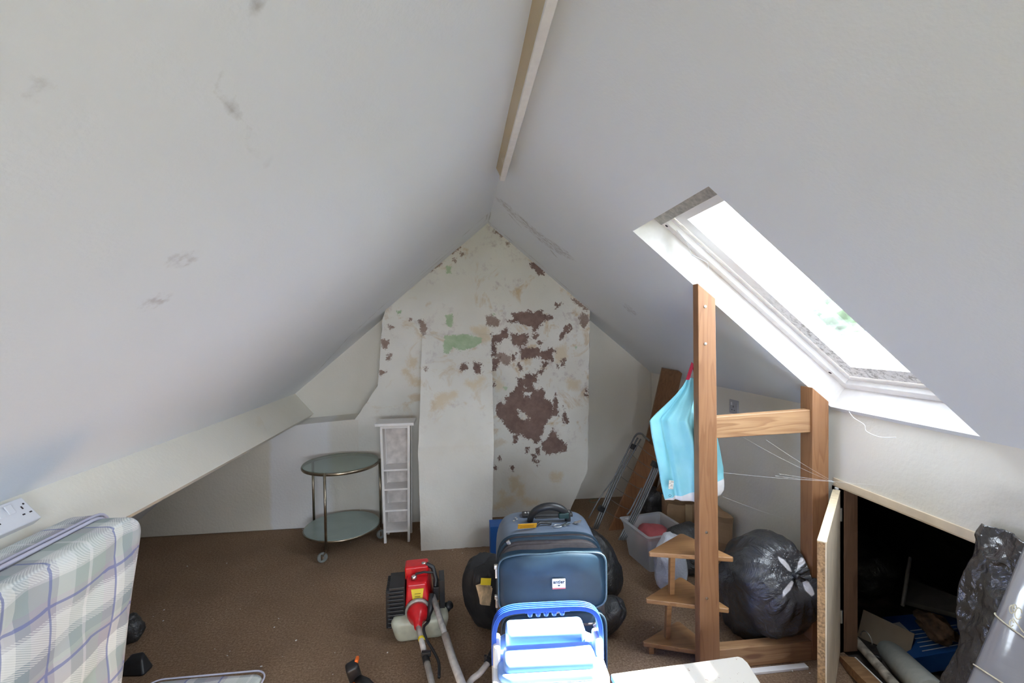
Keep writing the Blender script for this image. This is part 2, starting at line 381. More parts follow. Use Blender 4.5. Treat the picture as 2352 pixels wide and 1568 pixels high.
# ------------------------------------------------------------------ mesh helpers
class MB:
    def __init__(s): s.v = []; s.f = []; s.mi = []
    def add(s, V, F, mi=0, mat=None):
        o = len(s.v)
        s.v += [tuple(mat @ Vector(p)) if mat else tuple(p) for p in V]
        s.f += [tuple(i+o for i in f) for f in F]; s.mi += [mi]*len(F); return s
    def box(s, a, b, mi=0, mat=None):
        x0, y0, z0 = a; x1, y1, z1 = b
        V = [(x0,y0,z0),(x1,y0,z0),(x1,y1,z0),(x0,y1,z0),(x0,y0,z1),(x1,y0,z1),(x1,y1,z1),(x0,y1,z1)]
        return s.add(V, [(0,3,2,1),(4,5,6,7),(0,1,5,4),(1,2,6,5),(2,3,7,6),(3,0,4,7)], mi, mat)
    def hexa(s, V, mi=0):
        return s.add(V, [(0,3,2,1),(4,5,6,7),(0,1,5,4),(1,2,6,5),(2,3,7,6),(3,0,4,7)], mi)
    def tube(s, pts, r, n=10, mi=0, cap=True, mat=None):
        pts = [Vector(p) for p in pts]; rs = r if isinstance(r, (list, tuple)) else [r]*len(pts)
        V = []; F = []; up = None
        for i, p in enumerate(pts):
            if i == 0: d = pts[1]-pts[0]
            elif i == len(pts)-1: d = pts[-1]-pts[-2]
            else: d = (pts[i+1]-pts[i]).normalized()+(pts[i]-pts[i-1]).normalized()
            if d.length < 1e-9: d = Vector((0, 0, 1))
            d.normalize()
            if up is None:
                up = Vector((0, 0, 1)) if abs(d.z) < 0.9 else Vector((1, 0, 0))
            a = d.cross(up).normalized(); b = a.cross(d).normalized(); up = b
            for k in range(n):
                th = 2*math.pi*k/n; V.append(p+(a*math.cos(th)+b*math.sin(th))*rs[i])
        for i in range(len(pts)-1):
            for k in range(n):
                k2 = (k+1) % n; F.append((i*n+k, i*n+k2, (i+1)*n+k2, (i+1)*n+k))
        if cap:
            F.append(tuple(range(n))[::-1]); F.append(tuple((len(pts)-1)*n+k for k in range(n)))
        return s.add(V, F, mi, mat)
    def lathe(s, prof, n=32, mi=0, mat=None):      # prof: (r, z)
        V = []; F = []
        for r, z in prof:
            for k in range(n):
                th = 2*math.pi*k/n; V.append((r*math.cos(th), r*math.sin(th), z))
        for i in range(len(prof)-1):
            for k in range(n):
                k2 = (k+1) % n; F.append((i*n+k, i*n+k2, (i+1)*n+k2, (i+1)*n+k))
        if prof[0][0] > 1e-6: F.append(tuple(range(n))[::-1])
        if prof[-1][0] > 1e-6: F.append(tuple((len(prof)-1)*n+k for k in range(n)))
        return s.add(V, F, mi, mat)
    def grid(s, fn, nu, nv, mi=0, closed_u=False):
        V = [fn(i/(nu-1) if not closed_u else i/nu, j/(nv-1)) for j in range(nv) for i in range(nu)]
        F = []
        for j in range(nv-1):
            for i in range(nu if closed_u else nu-1):
                i2 = (i+1) % nu; F.append((j*nu+i, j*nu+i2, (j+1)*nu+i2, (j+1)*nu+i))
        return s.add(V, F, mi)
    def prism(s, poly, d, mi=0, mat=None):          # poly: 3-D points, d: extrusion vector
        n = len(poly); P = [Vector(p) for p in poly]; d = Vector(d)
        V = P+[p+d for p in P]
        F = [tuple(range(n))[::-1], tuple(range(n, 2*n))]+[(i, (i+1) % n, n+(i+1) % n, n+i) for i in range(n)]
        return s.add(V, F, mi, mat)
    def build(s, name, mats, parent=None, smooth=False, bevel=0.0, seg=2, subsurf=0, label=None, fix=True):
        me = bpy.data.meshes.new(name); me.from_pydata(s.v, [], s.f)
        mats = mats if isinstance(mats, (list, tuple)) else [mats]
        for m in mats: me.materials.append(m)
        for p, mi in zip(me.polygons, s.mi): p.material_index = mi
        if fix:
            bm = bmesh.new(); bm.from_mesh(me); bmesh.ops.recalc_face_normals(bm, faces=bm.faces); bm.to_mesh(me); bm.free()
        if smooth:
            for p in me.polygons: p.use_smooth = True
        me.update()
        o = bpy.data.objects.new(name, me); COL.objects.link(o)
        if bevel:
            b = o.modifiers.new('bevel', 'BEVEL'); b.width = bevel; b.segments = seg; b.limit_method = 'ANGLE'; b.angle_limit = math.radians(40)
            for p in me.polygons: p.use_smooth = True
            o.modifiers.new('wn', 'WEIGHTED_NORMAL').keep_sharp = True
        if subsurf:
            q = o.modifiers.new('sub', 'SUBSURF'); q.levels = subsurf; q.render_levels = subsurf
        if parent: put(o, parent)
        if label: o['label'] = label
        return o
WM = {}
def put(o, parent):
    o.parent = parent
    root = parent
    o.matrix_parent_inverse = WM.get(parent.name, Matrix.Identity(4)).inverted()
def tag(o, label, cat, group=None, kind=None):
    o['label'] = label; o['category'] = cat
    if group: o['group'] = group
    if kind: o['kind'] = kind
    return o
def thing(name, label, cat, loc, group=None):
    o = bpy.data.objects.new(name, None); COL.objects.link(o); o.location = loc; o.empty_display_size = 0.05
    WM[o.name] = Matrix.Translation(Vector(loc))
    return tag(o, label, cat, group)
def struct(o): o['kind'] = 'structure'; return o
def attr(o, name, vals):
    a = o.data.attributes.new(name, 'FLOAT', 'POINT'); a.data.foreach_set('value', np.asarray(vals, dtype=np.float32))
def rotz(a, c=(0, 0, 0)):
    c = Vector(c); return Matrix.Translation(c) @ Matrix.Rotation(math.radians(a), 4, 'Z') @ Matrix.Translation(-c)
def xf(loc, rot=(0, 0, 0), sc=(1, 1, 1)):
    from mathutils import Euler
    return Matrix.LocRotScale(Vector(loc), Euler([math.radians(a) for a in rot]), Vector(sc))
def nz(p, s=1.0): return noise.noise(Vector(p)*s)
def rbox(w_, d, h, r, n=6, seg=1):
    """rounded box as super-ellipsoid style mesh: returns V,F centred, w along x d along y h along z"""
    bm = bmesh.new(); bmesh.ops.create_cube(bm, size=1)
    for v in bm.verts: v.co = Vector((v.co.x*w_, v.co.y*d, v.co.z*h))
    bmesh.ops.bevel(bm, geom=bm.edges[:], offset=r, segments=n, profile=0.5, affect='EDGES')
    V = [v.co.copy() for v in bm.verts]; bm.verts.index_update()
    F = [tuple(v.index for v in f.verts) for f in bm.faces]; bm.free(); return V, F
def facet(u, v, seed=0.0):
    u += .35*nz((u*.7, v*.7, seed)); v += .35*nz((u*.7+9, v*.7, seed))
    i, j = math.floor(u), math.floor(v); fu, fv = u-i, v-j
    def h(a, b): return noise.noise(Vector((a*7.31+seed, b*5.77-seed, a*1.7-b*2.3)))*1.6
    if (i+j) % 2:
        if fu+fv < 1: return h(i, j)*(1-fu-fv)+h(i+1, j)*fu+h(i, j+1)*fv
        return h(i+1, j+1)*(fu+fv-1)+h(i+1, j)*(1-fv)+h(i, j+1)*(1-fu)
    if fu > fv: return h(i, j)*(1-fu)+h(i+1, j)*(fu-fv)+h(i+1, j+1)*fv
    return h(i, j)*(1-fv)+h(i, j+1)*(fv-fu)+h(i+1, j+1)*fu
def seg_sdf(P, polys, closed=True):
    """P: (N,2); signed distance to a union of polygons (negative inside)"""
    best = np.full(len(P), 9.0)
    for poly in polys:
        A = np.array(poly, float); n = len(A); d = np.full(len(P), 9.0); ins = np.zeros(len(P), bool)
        for i in range(n if closed else n-1):
            a = A[i]; b = A[(i+1) % n]; ab = b-a
            t_ = np.clip(((P-a)@ab)/max(ab@ab, 1e-12), 0, 1)
            d = np.minimum(d, np.linalg.norm(P-(a+t_[:, None]*ab), axis=1))
            if closed:
                c1 = (a[1] > P[:, 1]) != (b[1] > P[:, 1])
                with np.errstate(divide='ignore', invalid='ignore'):
                    xi = (b[0]-a[0])*(P[:, 1]-a[1])/(b[1]-a[1]+1e-12)+a[0]
                ins ^= c1 & (P[:, 0] < xi)
        best = np.minimum(best, np.where(ins, -d, d))
    return best

# ================================================================== SHELL
fl = MB()
fl.box((-2.75, YB, -0.05), (KX+0.02, 4.2, 0.0))
struct(fl.build('floor', M['carpet']))

# left slope (a grid, so that marks can lie on it)
def hitL(px, py):
    v = ray(px, py); t_ = (RZ-SL*RX-CAM.z)/(v.z-SL*v.x); return CAM+v*t_     # z = RZ-SL*RX+SL*x
def hitR(px, py):
    v = ray(px, py); t_ = (RZ+SL*RX-CAM.z)/(v.z+SL*v.x); return CAM+v*t_
lx0 = -2.62
g = MB(); g.grid(lambda u, v: (RX+(lx0-RX)*u, YB+(4.1-YB)*v, zL(RX+(lx0-RX)*u)), 120, 230)
cl = g.build('ceiling', M['ceiling'], smooth=True, fix=False); struct(cl)
P = np.array(g.v)[:, [0, 1]]
cr = [[(585, 0), (600, 10), (580, 30)], [(505, 178), (502, 198), (522, 212), (542, 262)], [(562, 295), (572, 320), (600, 352), (620, 362), (616, 382)], [(1121, 490), (1000, 598), (885, 697), (800, 775), (720, 862)], [(1117, 505), (1000, 606), (890, 700)], [(640, 640), (560, 700), (400, 860)][:0]+[(1121, 490), (1117, 505)]]
crk = [[tuple(hitL(*p)[:2]) for p in c] for c in cr]
attr(cl, 'crack', seg_sdf(P, crk, False))
st = [[(400, 585), (425, 592), (432, 606), (415, 604)], [(342, 686), (365, 690), (366, 694), (345, 692)], [(52, 198), (74, 204), (70, 214)]]
attr(cl, 'stain', seg_sdf(P, [[tuple(hitL(*p)[:2]) for p in c] for c in st]))

# right slope with the roof-window opening(s)
WX0, WX1 = 0.757, 1.700                     # opening, measured in x
W1 = (1.335, 1.955); W2 = (-1.05, -0.50)    # openings along y: the visible one, and an unseen one added for light
def hole(x, y): return WX0 < x < WX1 and (W1[0] < y < W1[1] or W2[0] < y < W2[1])
xs = sorted(set([RX, KX+0.0]+[WX0, WX1]+list(np.linspace(RX, WX0, 20))+list(np.linspace(WX0, WX1, 34))))
ys = sorted(set(list(np.linspace(YB, W2[0], 8))+list(np.linspace(W2[0], W2[1], 14))+list(np.linspace(W2[1], W1[0], 30))+list(np.linspace(W1[0], W1[1], 20))+list(np.linspace(W1[1], 4.1, 90))))
V = [(x, y, zR(x)) for y in ys for x in xs]; n = len(xs); Fc = []
for j in range(len(ys)-1):
    for i in range(n-1):
        if not hole((xs[i]+xs[i+1])/2, (ys[j]+ys[j+1])/2): Fc.append((j*n+i, (j+1)*n+i, (j+1)*n+i+1, j*n+i+1))
g = MB(); g.add(V, Fc); crr = g.build('ceiling', M['ceiling'], smooth=False, fix=False); struct(crr)
P = np.array(g.v)[:, [0, 1]]
attr(crr, 'crack', seg_sdf(P, [[tuple(hitR(*p)[:2]) for p in c] for c in
    [[(1145, 455), (1172, 485), (1200, 502), (1232, 538), (1265, 560), (1298, 580), (1318, 598)], [(1168, 490), (1195, 520)], [(1265, 575), (1280, 592)], [(1128, 488), (1120, 508)], [(1124, 512), (1210, 580), (1352, 706)]]], False))
attr(crr, 'stain', seg_sdf(P, [[tuple(hitR(*p)[:2]) for p in c] for c in
    [[(1142, 452), (1165, 470), (1215, 515), (1262, 552), (1302, 578), (1316, 594), (1285, 582), (1240, 552), (1190, 505), (1146, 464)],
     [(1432, 700), (1445, 703), (1440, 710)], [(1448, 712), (1456, 716), (1450, 722)]]]))
# reveals of the openings
REV = 0.115
def sp(x, y, off): return Vector((x, y, zR(x)))+SN*off
for W_ in (W1, W2):
    g = MB()
    q = [(WX0, W_[0]), (WX1, W_[0]), (WX1, W_[1]), (WX0, W_[1])]
    for k in range(4):
        a, b = q[k], q[(k+1) % 4]
        g.add([sp(*a, 0), sp(*b, 0), sp(*b, REV), sp(*a, REV)], [(0, 1, 2, 3)])
    # roof build-up around the opening
    e = 0.35
    q2 = [(WX0-e, W_[0]-e), (WX1+0.02, W_[0]-e), (WX1+0.02, W_[1]+e), (WX0-e, W_[1]+e)]
    q1 = [(WX0-.0, W_[0]), (WX1, W_[0]), (WX1, W_[1]), (WX0, W_[1])]
    for k in range(4):
        a, b, c, d = q1[k], q1[(k+1) % 4], q2[(k+1) % 4], q2[k]
        g.add([sp(*a, REV+.03), sp(*b, REV+.03), sp(*c, REV+.03), sp(*d, REV+.03)], [(0, 1, 2, 3)])
    struct(g.build('trim_1' if W_ is W1 else 'trim_2', M['white_wood'], fix=False))

def m_mould():
    t = NT('mouldy_white_sash'); c = t.coord()
    a = t.n('ShaderNodeAttribute', attribute_name='mould')
    k = t.math('MULTIPLY', t.ramp(t.noise(c, 48, 7, 0.8), [(0.49, 0.0), (0.60, 0.8)]), a.outputs['Fac'])
    col = t.mix(k, (0.84, 0.84, 0.83), (0.16, 0.15, 0.13))
    t.base(col); t.set(Roughness=0.5); return t.m
M['mould'] = m_mould()
def roof_window(W_, nm, detail):
    root = bpy.data.objects.new(nm, None); COL.objects.link(root); root.location = sp(1.2, (W_[0]+W_[1])/2, REV)
    WM[root.name] = Matrix.Translation(root.location); root['kind'] = 'structure'
    def lat(x0, x1, y0, y1, wx, wy, o0, o1):      # picture-frame of four members in the slope plane
        g = MB()
        def bar(xa, xb, ya, yb):
            g.hexa([sp(xa, ya, o0), sp(xb, ya, o0), sp(xb, yb, o0), sp(xa, yb, o0), sp(xa, ya, o1), sp(xb, ya, o1), sp(xb, yb, o1), sp(xa, yb, o1)])
        bar(x0, x0+wx, y0, y1); bar(x1-wx, x1, y0, y1); bar(x0+wx, x1-wx, y0, y0+wy); bar(x0+wx, x1-wx, y1-wy, y1)
        return g
    lat(WX0, WX1, W_[0], W_[1], 0.030, 0.038, REV-.005, REV+0.05).build('frame', M['white_wood'], root, bevel=0.003)
    lat(WX0+.030, WX1-.030, W_[0]+.038, W_[1]-.038, 0.012, 0.016, REV+.018, REV+0.05).build('frame_stop', M['white_wood'], root, bevel=0.002)
    s = lat(WX0+.044, WX1-.044, W_[0]+.056, W_[1]-.056, 0.055, 0.062, REV+.028, REV+0.085)
    # split the sash for the mould field
    so = s.build('sash', M['mould'], root)
    bm = bmesh.new(); bm.from_mesh(so.data); bmesh.ops.subdivide_edges(bm, edges=bm.edges[:], cuts=7, use_grid_fill=True); bm.to_mesh(so.data); bm.free()
    vals = []
    for v in so.data.vertices:
        x, y, z = v.co; a = max(0, min(1, (x-1.25)/0.25)); b = 1.0 if (x > 1.60 or y > W_[1]-.15) else 0
        vals.append(a*b*0.9)
    attr(so, 'mould', vals)
    g = MB(); x0, x1, y0, y1 = WX0+.095, WX1-.095, W_[0]+.112, W_[1]-.112
    g.hexa([sp(x0, y0, REV+.055), sp(x1, y0, REV+.055), sp(x1, y1, REV+.055), sp(x0, y1, REV+.055), sp(x0, y0, REV+.060), sp(x1, y0, REV+.060), sp(x1, y1, REV+.060), sp(x0, y1, REV+.060)])
    g.build('glass', M['pane'], root)
    # ventilation bar along the top of the sash, screws, torn tape
    g = MB(); xa, xb = WX0+.018, WX0+.055
    g.hexa([sp(xa, W_[0]+.05, REV-.035), sp(xb, W_[0]+.05, REV-.035), sp(xb, W_[1]-.05, REV-.035), sp(xa, W_[1]-.05, REV-.035),
            sp(xa, W_[0]+.05, REV+.02), sp(xb, W_[0]+.05, REV+.02), sp(xb, W_[1]-.05, REV+.02), sp(xa, W_[1]-.05, REV+.02)])
    g.build('vent_bar', M['alu'], root, bevel=0.004)
    g = MB()
    for px_, x in ((0, WX0+.075), (1, WX1-.09)):
        c = sp(x, W_[1]-.019, REV-.006); R_ = Vector((0, 0, -1)).rotation_difference(-SN).to_matrix().to_4x4()
        g.lathe([(0.007, 0.0), (0.007, 0.003), (0.0, 0.003)], 12, mat=Matrix.Translation(c) @ R_)
    g.build('screw_plug', M['hole'], root)
    if detail:
        g = MB()
        a = [sp(0.86, 1.895, REV-.008), sp(0.90, 1.865, REV-.03), sp(0.945, 1.87, REV-.055), sp(1.0, 1.85, REV-.045), sp(1.03, 1.86, REV-.075)]
        b = [p+Vector((0.012, 0.022, 0.0)) for p in a]
        for k in range(4): g.add([a[k], a[k+1], b[k+1], b[k]], [(0, 1, 2, 3)])
        o = g.build('torn_tape', M['web'], root); sm = o.modifiers.new('s', 'SOLIDIFY'); sm.thickness = 0.001
    pl = bpy.data.lights.new('daylight portal', 'AREA'); pl.shape = 'RECTANGLE'; pl.size = (x1-x0)/abs(SD.x); pl.size_y = y1-y0
    pl.cycles.is_portal = True
    po = bpy.data.objects.new('window_portal', pl); COL.objects.link(po)
    X = SD; Z = SN; Y = Z.cross(X)
    mm = Matrix((X, Y, Z)).transposed().to_4x4(); mm.translation = sp((x0+x1)/2, (y0+y1)/2, REV+.075); po.matrix_world = mm
roof_window(W1, 'window_1', True)
roof_window(W2, 'added_roof_window', False)  # unseen second roof window, added to brighten the near end of the room

# gable wall, its thicker lower part, knee wall, rear wall
g = MB(); g.prism([(-2.75, YG, -0.02), (KX+.02, YG, -0.02), (KX+.02, YG, 1.2), (RX, YG, RZ+.03), (-2.75, YG, -0.05)][:4]+[(-2.62, YG, 0.0)], (0, 0.08, 0))
struct(g.build('wall_far', M['wall']))
def patchy_top(y0, x0, x1, z0, z1, n):  # lumpy upper edge of the lower wall
    pass
g = MB()
g.prism([(-2.62, YC, 0.0), (-0.80, YC, 0.0), (-0.80, YC, 0.838), (-0.831, YC, 0.838), (-1.40, YC, 0.800), (-1.62, YC, zL(-1.62)-.0)], (0, YG-YC, 0))
struct(g.build('wall_far', M['lowwall'], bevel=0.008))
g = MB(); RWx, RWz = (-0.45, 0.95), (0.75, 1.55)          # rear gable wall, with a window opening added for light
g.box((-2.62, YB-0.08, 0.0), (KX+.1, YB, RWz[0])); g.box((-2.3, YB-.08, RWz[0]), (RWx[0], YB, RWz[1])); g.box((RWx[1], YB-.08, RWz[0]), (KX+.1, YB, RWz[1])); g.box((-1.3, YB-.08, RWz[1]), (KX+.1, YB, RZ+.1))
struct(g.build('wall_rear', M['wall'], fix=False))
root = bpy.data.objects.new('added_rear_window', None); COL.objects.link(root); root['kind'] = 'structure'  # unseen rear window, added to light the far end from the front
g = MB()
for a_, b_ in (((RWx[0], RWz[0]), (RWx[0]+.05, RWz[1])), ((RWx[1]-.05, RWz[0]), (RWx[1], RWz[1])), ((RWx[0], RWz[0]), (RWx[1], RWz[0]+.05)), ((RWx[0], RWz[1]-.05), (RWx[1], RWz[1])), ((.23, RWz[0]), (.27, RWz[1]))):
    g.box((a_[0], YB-.06, a_[1]), (b_[0], YB-.01, b_[1]))
g.build('frame', M['white_wood'], root)
g = MB(); g.box((RWx[0]+.04, YB-.04, RWz[0]+.04), (RWx[1]-.04, YB-.036, RWz[1]-.04)); g.build('glass', M['pane'], root)
pl = bpy.data.lights.new('rear daylight portal', 'AREA'); pl.shape = 'RECTANGLE'; pl.size = RWx[1]-RWx[0]; pl.size_y = RWz[1]-RWz[0]; pl.cycles.is_portal = True
po = bpy.data.objects.new('window_portal', pl); COL.objects.link(po); po.location = ((RWx[0]+RWx[1])/2, YB-.09, (RWz[0]+RWz[1])/2); po.rotation_euler = (math.radians(90), 0, 0)
# right knee wall with hatch opening
HY0, HY1, HZ = 1.33, 1.925, 0.765
g = MB(); TK = 0.02
g.box((KX, YB, 0), (KX+TK, HY0, 1.125)); g.box((KX, HY1, 0), (KX+TK, 4.1, 1.125)); g.box((KX, HY0, HZ), (KX+TK, HY1, 1.125))
struct(g.build('wall_right', M['wall']))
# eaves space behind the hatch
g = MB(); EX = 2.75
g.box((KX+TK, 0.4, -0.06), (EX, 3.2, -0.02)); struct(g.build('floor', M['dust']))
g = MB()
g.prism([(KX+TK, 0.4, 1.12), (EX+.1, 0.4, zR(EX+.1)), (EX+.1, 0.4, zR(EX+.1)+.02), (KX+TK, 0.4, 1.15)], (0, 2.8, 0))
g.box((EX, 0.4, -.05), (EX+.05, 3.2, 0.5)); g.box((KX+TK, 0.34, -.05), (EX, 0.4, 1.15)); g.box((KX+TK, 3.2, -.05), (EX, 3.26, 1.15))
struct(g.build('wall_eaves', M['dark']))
# hatch lining
g = MB()
g.box((KX-.004, HY0-.03, HZ), (KX+.05, HY1+.03, HZ+.022)); g.box((KX-.007, HY0-.03, HZ+.006), (KX, HY1+.03, HZ+.040))
struct(g.build('trim_3', M['ply'], bevel=0.002))
g = MB(); g.box((KX+.0, HY1, 0), (KX+.09, HY1+.045, HZ)); g.box((KX+.0, HY0-.045, 0), (KX+.09, HY0, HZ))
struct(g.build('trim_4', M['jamb']))
g = MB(); g.box((KX-.012, HY1+.004, 0), (KX, HY1+.018, HZ)); struct(g.build('trim_4', M['white_wood'], bevel=0.002))

# purlin boxing along the left slope
pA = Vector((-1.378, 0, 1.012)); pd = Vector((0.647, 0, -0.763)); pB = pA+pd*0.224; pC = pB+Vector((-0.763, 0, -0.647))*0.05; pD = pC-pd*0.20
g = MB()
ny = 60
prof = [pA-pd*.02, pB, pC, pD]
for k in range(3):
    V = []
    for j in range(ny):
        y = YB+(YC+.31-YB)*j/(ny-1)
        wv = 0.004*math.sin(y*1.7)
        V += [prof[k]+Vector((wv, y, wv)), prof[k+1]+Vector((wv, y, wv))]
    g.add(V, [(2*j, 2*j+1, 2*j+3, 2*j+2) for j in range(ny-1)])
struct(g.build('trim_5', M['purlin'], fix=False))

# ridge boxing
root = MB()
y0, y1 = YB, 2.395
b = [(RX-.035, 2.352), (RX-.012, 2.304), (RX+.012, 2.304), (RX+.030, 2.354)]
def ridge(pa, pb, ya, yb):
    g = MB(); n_ = 60; V = []
    for j in range(n_):
        y = ya+(yb-ya)*j/(n_-1); k = 0.003*nz((y*3, pa[0]*40, 0))+0.001*nz((y*14, 0, 5))
        V += [(pa[0]+k, y, pa[1]), (pb[0]+k*.3, y, pb[1])]
    g.add(V, [(2*j, 2*j+1, 2*j+3, 2*j+2) for j in range(n_-1)])
    g.add([(pa[0], yb, pa[1]), (pb[0], yb, pb[1]), (RX, yb, 2.37)], [(0, 1, 2)])
    return g
M['tan'] = m_wall('bare_plaster_edge', (0.50, 0.42, 0.29), (0.58, 0.50, 0.37), (0.72, 0.69, 0.60), 0.9)
struct(ridge(b[0], b[1], y0, y1).build('trim_6', M['tan'], fix=False))
struct(ridge(b[3], b[2], y0, y1).build('trim_6', M['tan'], fix=False))
g = MB(); g.box((RX-.014, y0, 2.294), (RX+.014, y1+.03, 2.310)); g.lathe([(0.013, 0), (0.017, .01), (0.010, .045), (0, .050)], 14, mat=xf((RX, y1+.03, 2.300)))
struct(g.build('trim_6', M['white_wood'], bevel=0.003))

# ------------------------------------------------------------------ chimney breast
def c1(pts, s=3.336, ox=800, oy=460): return [tuple((lambda q: (q.x, q.z))(aY(ox+x/s, oy+y/s, YC))) for x, y in pts]
def c2(pts): return c1(pts, 2.94, 600, 880)
brown = [c1(p) for p in [
 [(1255,870),(1300,860),(1385,850),(1420,858),(1480,845),(1495,880),(1560,890),(1560,910),(1500,920),(1475,960),(1440,985),(1400,960),(1340,955),(1300,935),(1230,935),(1220,920),(1270,905)],
 [(1408,960),(1442,970),(1440,1008),(1415,1008)],
 [(1640,1000),(1665,962),(1703,952),(1710,978),(1675,1010),(1640,1062),(1618,1064),(1620,1030)],
 [(1098,1030),(1150,1020),(1200,990),(1222,985),(1225,1050),(1190,1050),(1170,1090),(1130,1080),(1130,1180),(1095,1190)],
 [(1245,1025),(1375,1020),(1375,1090),(1340,1105),(1320,1130),(1470,1130),(1480,1160),(1530,1135),(1560,1130),(1585,1160),(1560,1180),(1570,1225),(1510,1230),(1480,1200),(1430,1210),(1370,1200),(1330,1225),(1320,1180),(1310,1120),(1260,1100),(1245,1060)],
 [(1413,1025),(1458,1025),(1450,1062),(1418,1062)], [(1446,1085),(1492,1073),(1482,1103),(1448,1103)],
 [(1105,1215),(1160,1205),(1158,1260),(1125,1300),(1095,1295)], [(868,1240),(915,1240),(908,1275),(865,1308),(860,1270)],
 [(958,1232),(1012,1250),(1008,1312),(960,1302)], [(1633,1213),(1667,1213),(1662,1263),(1633,1263)],
 [(1436,1298),(1494,1293),(1494,1323),(1442,1323)], [(1488,1238),(1526,1243),(1514,1283),(1486,1283)],
 [(1295,1360),(1340,1365),(1355,1318),(1400,1328),(1440,1338),(1457,1380),(1410,1400),(1418,1440),(1450,1475),(1482,1438),(1504,1468),(1504,1515),(1545,1535),(1550,1600),(1330,1640),(1290,1560),(1200,1530),(1195,1505),(1260,1490),(1300,1430),(1320,1400)],
 [(1395,488),(1450,488),(1502,540),(1492,572),(1440,560),(1412,520)], [(1588,788),(1632,793),(1624,822),(1588,822)],
 [(1300,1245),(1330,1275),(1335,1310),(1315,1300)], [(1110,1390),(1130,1395),(1125,1425),(1112,1420)], [(1600,1260),(1612,1262),(1606,1290)],
 [(1815,1450),(1835,1450),(1832,1500),(1816,1495)], [(1575,1490),(1592,1480),(1600,1568),(1570,1568)],
 [(1255,1180),(1290,1175),(1270,1225),(1250,1215)]]]
brown += [c2(p) for p in [
 [(1740,-5),(1835,-5),(1845,60),(1900,40),(1912,110),(1962,130),(1974,205),(1932,255),(1904,325),(1874,385),(1850,412),(1820,384),(1760,350),(1700,335),(1640,272),(1600,212),(1586,138),(1640,142),(1668,90),(1706,36)],
 [(1968,305),(2002,365),(2062,418),(2056,452),(1944,484),(1896,448),(1896,400),(1936,366)], [(1978,75),(2002,110),(2004,215),(1958,215),(1966,150)],
 [(2036,148),(2074,262),(2048,262),(2030,200)], [(1700,360),(1720,350),(1730,400),(1708,410)], [(1786,428),(1806,430),(1800,470),(1788,468)],
 [(1856,440),(1880,440),(1884,480),(1860,478)], [(1828,470),(1858,490),(1846,534),(1826,528)], [(1685,555),(1702,560),(1704,600),(1690,598)],
 [(1576,548),(1590,550),(1588,576),(1577,574)], [(1604,490),(1616,492),(1612,518)], [(1864,520),(1874,522),(1872,556),(1866,556)], [(2188,40),(2204,42),(2200,90),(2188,88)]]]
holes = [c2([(1740,180),(1785,200),(1815,240),(1775,250),(1735,225)]), c2([(1780,55),(1825,60),(1815,95),(1775,85)]), c1([(1345,1420),(1375,1440),(1350,1450)])]
pale = [c1(p) for p in [[(535,915),(575,915),(602,985),(575,1028),(553,1000),(548,950)], [(1062,888),(1112,886),(1162,920),(1152,962),(1058,955)],
 [(1790,870),(1842,888),(1834,940),(1802,982),(1768,900)], [(1380,880),(1420,880),(1420,920),(1385,910)], [(300,1188),(332,1178),(328,1218),(293,1222)],
 [(238,1300),(287,1318),(240,1342)], [(308,950),(347,968),(320,988)], [(250,1072),(312,1072),(302,1132),(268,1132)], [(595,1270),(615,1272),(606,1300)],
 [(1100,1180),(1180,1170),(1240,1200),(1230,1270),(1190,1250)], [(1480,870),(1560,895),(1540,915),(1490,905)], [(465,905),(488,905),(488,915),(468,918)],
 [(850,400),(885,405),(870,430)], [(800,450),(830,445),(825,470)], [(780,400),(860,340),(850,360),(790,415)], [(600,545),(700,470),(720,480),(640,545)], [(1700,740),(1840,830),(1830,845),(1700,755)], [(1210,325),(1240,330),(1225,348)], [(1120,225),(1180,265),(1170,272),(1118,235)]]]
green = [c1(p) for p in [[(745,880),(795,870),(796,962),(770,962),(750,940)], [(738,1040),(900,1030),(1022,1058),(1022,1086),(960,1120),(860,1147),(800,1112),(775,1162),(738,1162)],
 [(750,508),(787,508),(782,562),(755,557)], [(1100,870),(1128,872),(1110,890)], [(375,850),(400,852),(390,872)], [(1720,1120),(1748,1122),(1740,1132)], [(1190,1430),(1215,1436),(1205,1452)]]]
ochre = [c2(p) for p in [[(1965,610),(2018,620),(2015,650),(1970,648)], [(1690,650),(1730,640),(1728,700),(1700,722)], [(1740,690),(1765,700),(1760,760),(1742,750)], [(1590,840),(1650,830),(1700,790),(1690,770),(1620,800)],
 [(1620,740),(1640,740),(1630,800)], [(1780,790),(1860,800),(1850,815),(1780,810)], [(1200,60),(1310,40),(1310,52),(1250,80),(1235,105),(1205,105)]]]+[c1(p) for p in [[(480,1368),(560,1380),(550,1405),(490,1395)],
 [(440,1300),(500,1365),(490,1372),(430,1315)], [(960,985),(1045,980),(1080,1060),(1000,1040)], [(470,1220),(510,1225),(500,1270),(475,1265)], [(910,1370),(960,1400),(1020,1350),(1010,1345),(955,1388)], [(1600,1150),(1650,1120),(1660,1200),(1610,1230)],
 [(1700,700),(1760,720),(1740,740)], [(1140,1380),(1180,1420),(1150,1440)], [(1690,1380),(1760,1400),(1750,1440),(1700,1430)]]]
def marks(o, V):
    attr(o, 'ochre', np.clip(seg_sdf(np.array(V)[:, [0, 2]], ochre), -.2, .5))
    P = np.array(V)[:, [0, 2]]
    b_ = seg_sdf(P, brown); h_ = seg_sdf(P, holes); b_ = np.maximum(b_, -h_)
    attr(o, 'brown', np.clip(b_, -.2, .5)); attr(o, 'pale', np.clip(seg_sdf(P, pale), -.2, .5)); attr(o, 'green', np.clip(seg_sdf(P, green), -.2, .5))
    z = P[:, 1]; attr(o, 'old', np.clip((z-0.72)/0.25+(P[:, 0] > 0.24)*1.0*(z > 0), 0.12, 1.0)*np.where(P[:, 0] > 0.24, 1.5, 1.0))
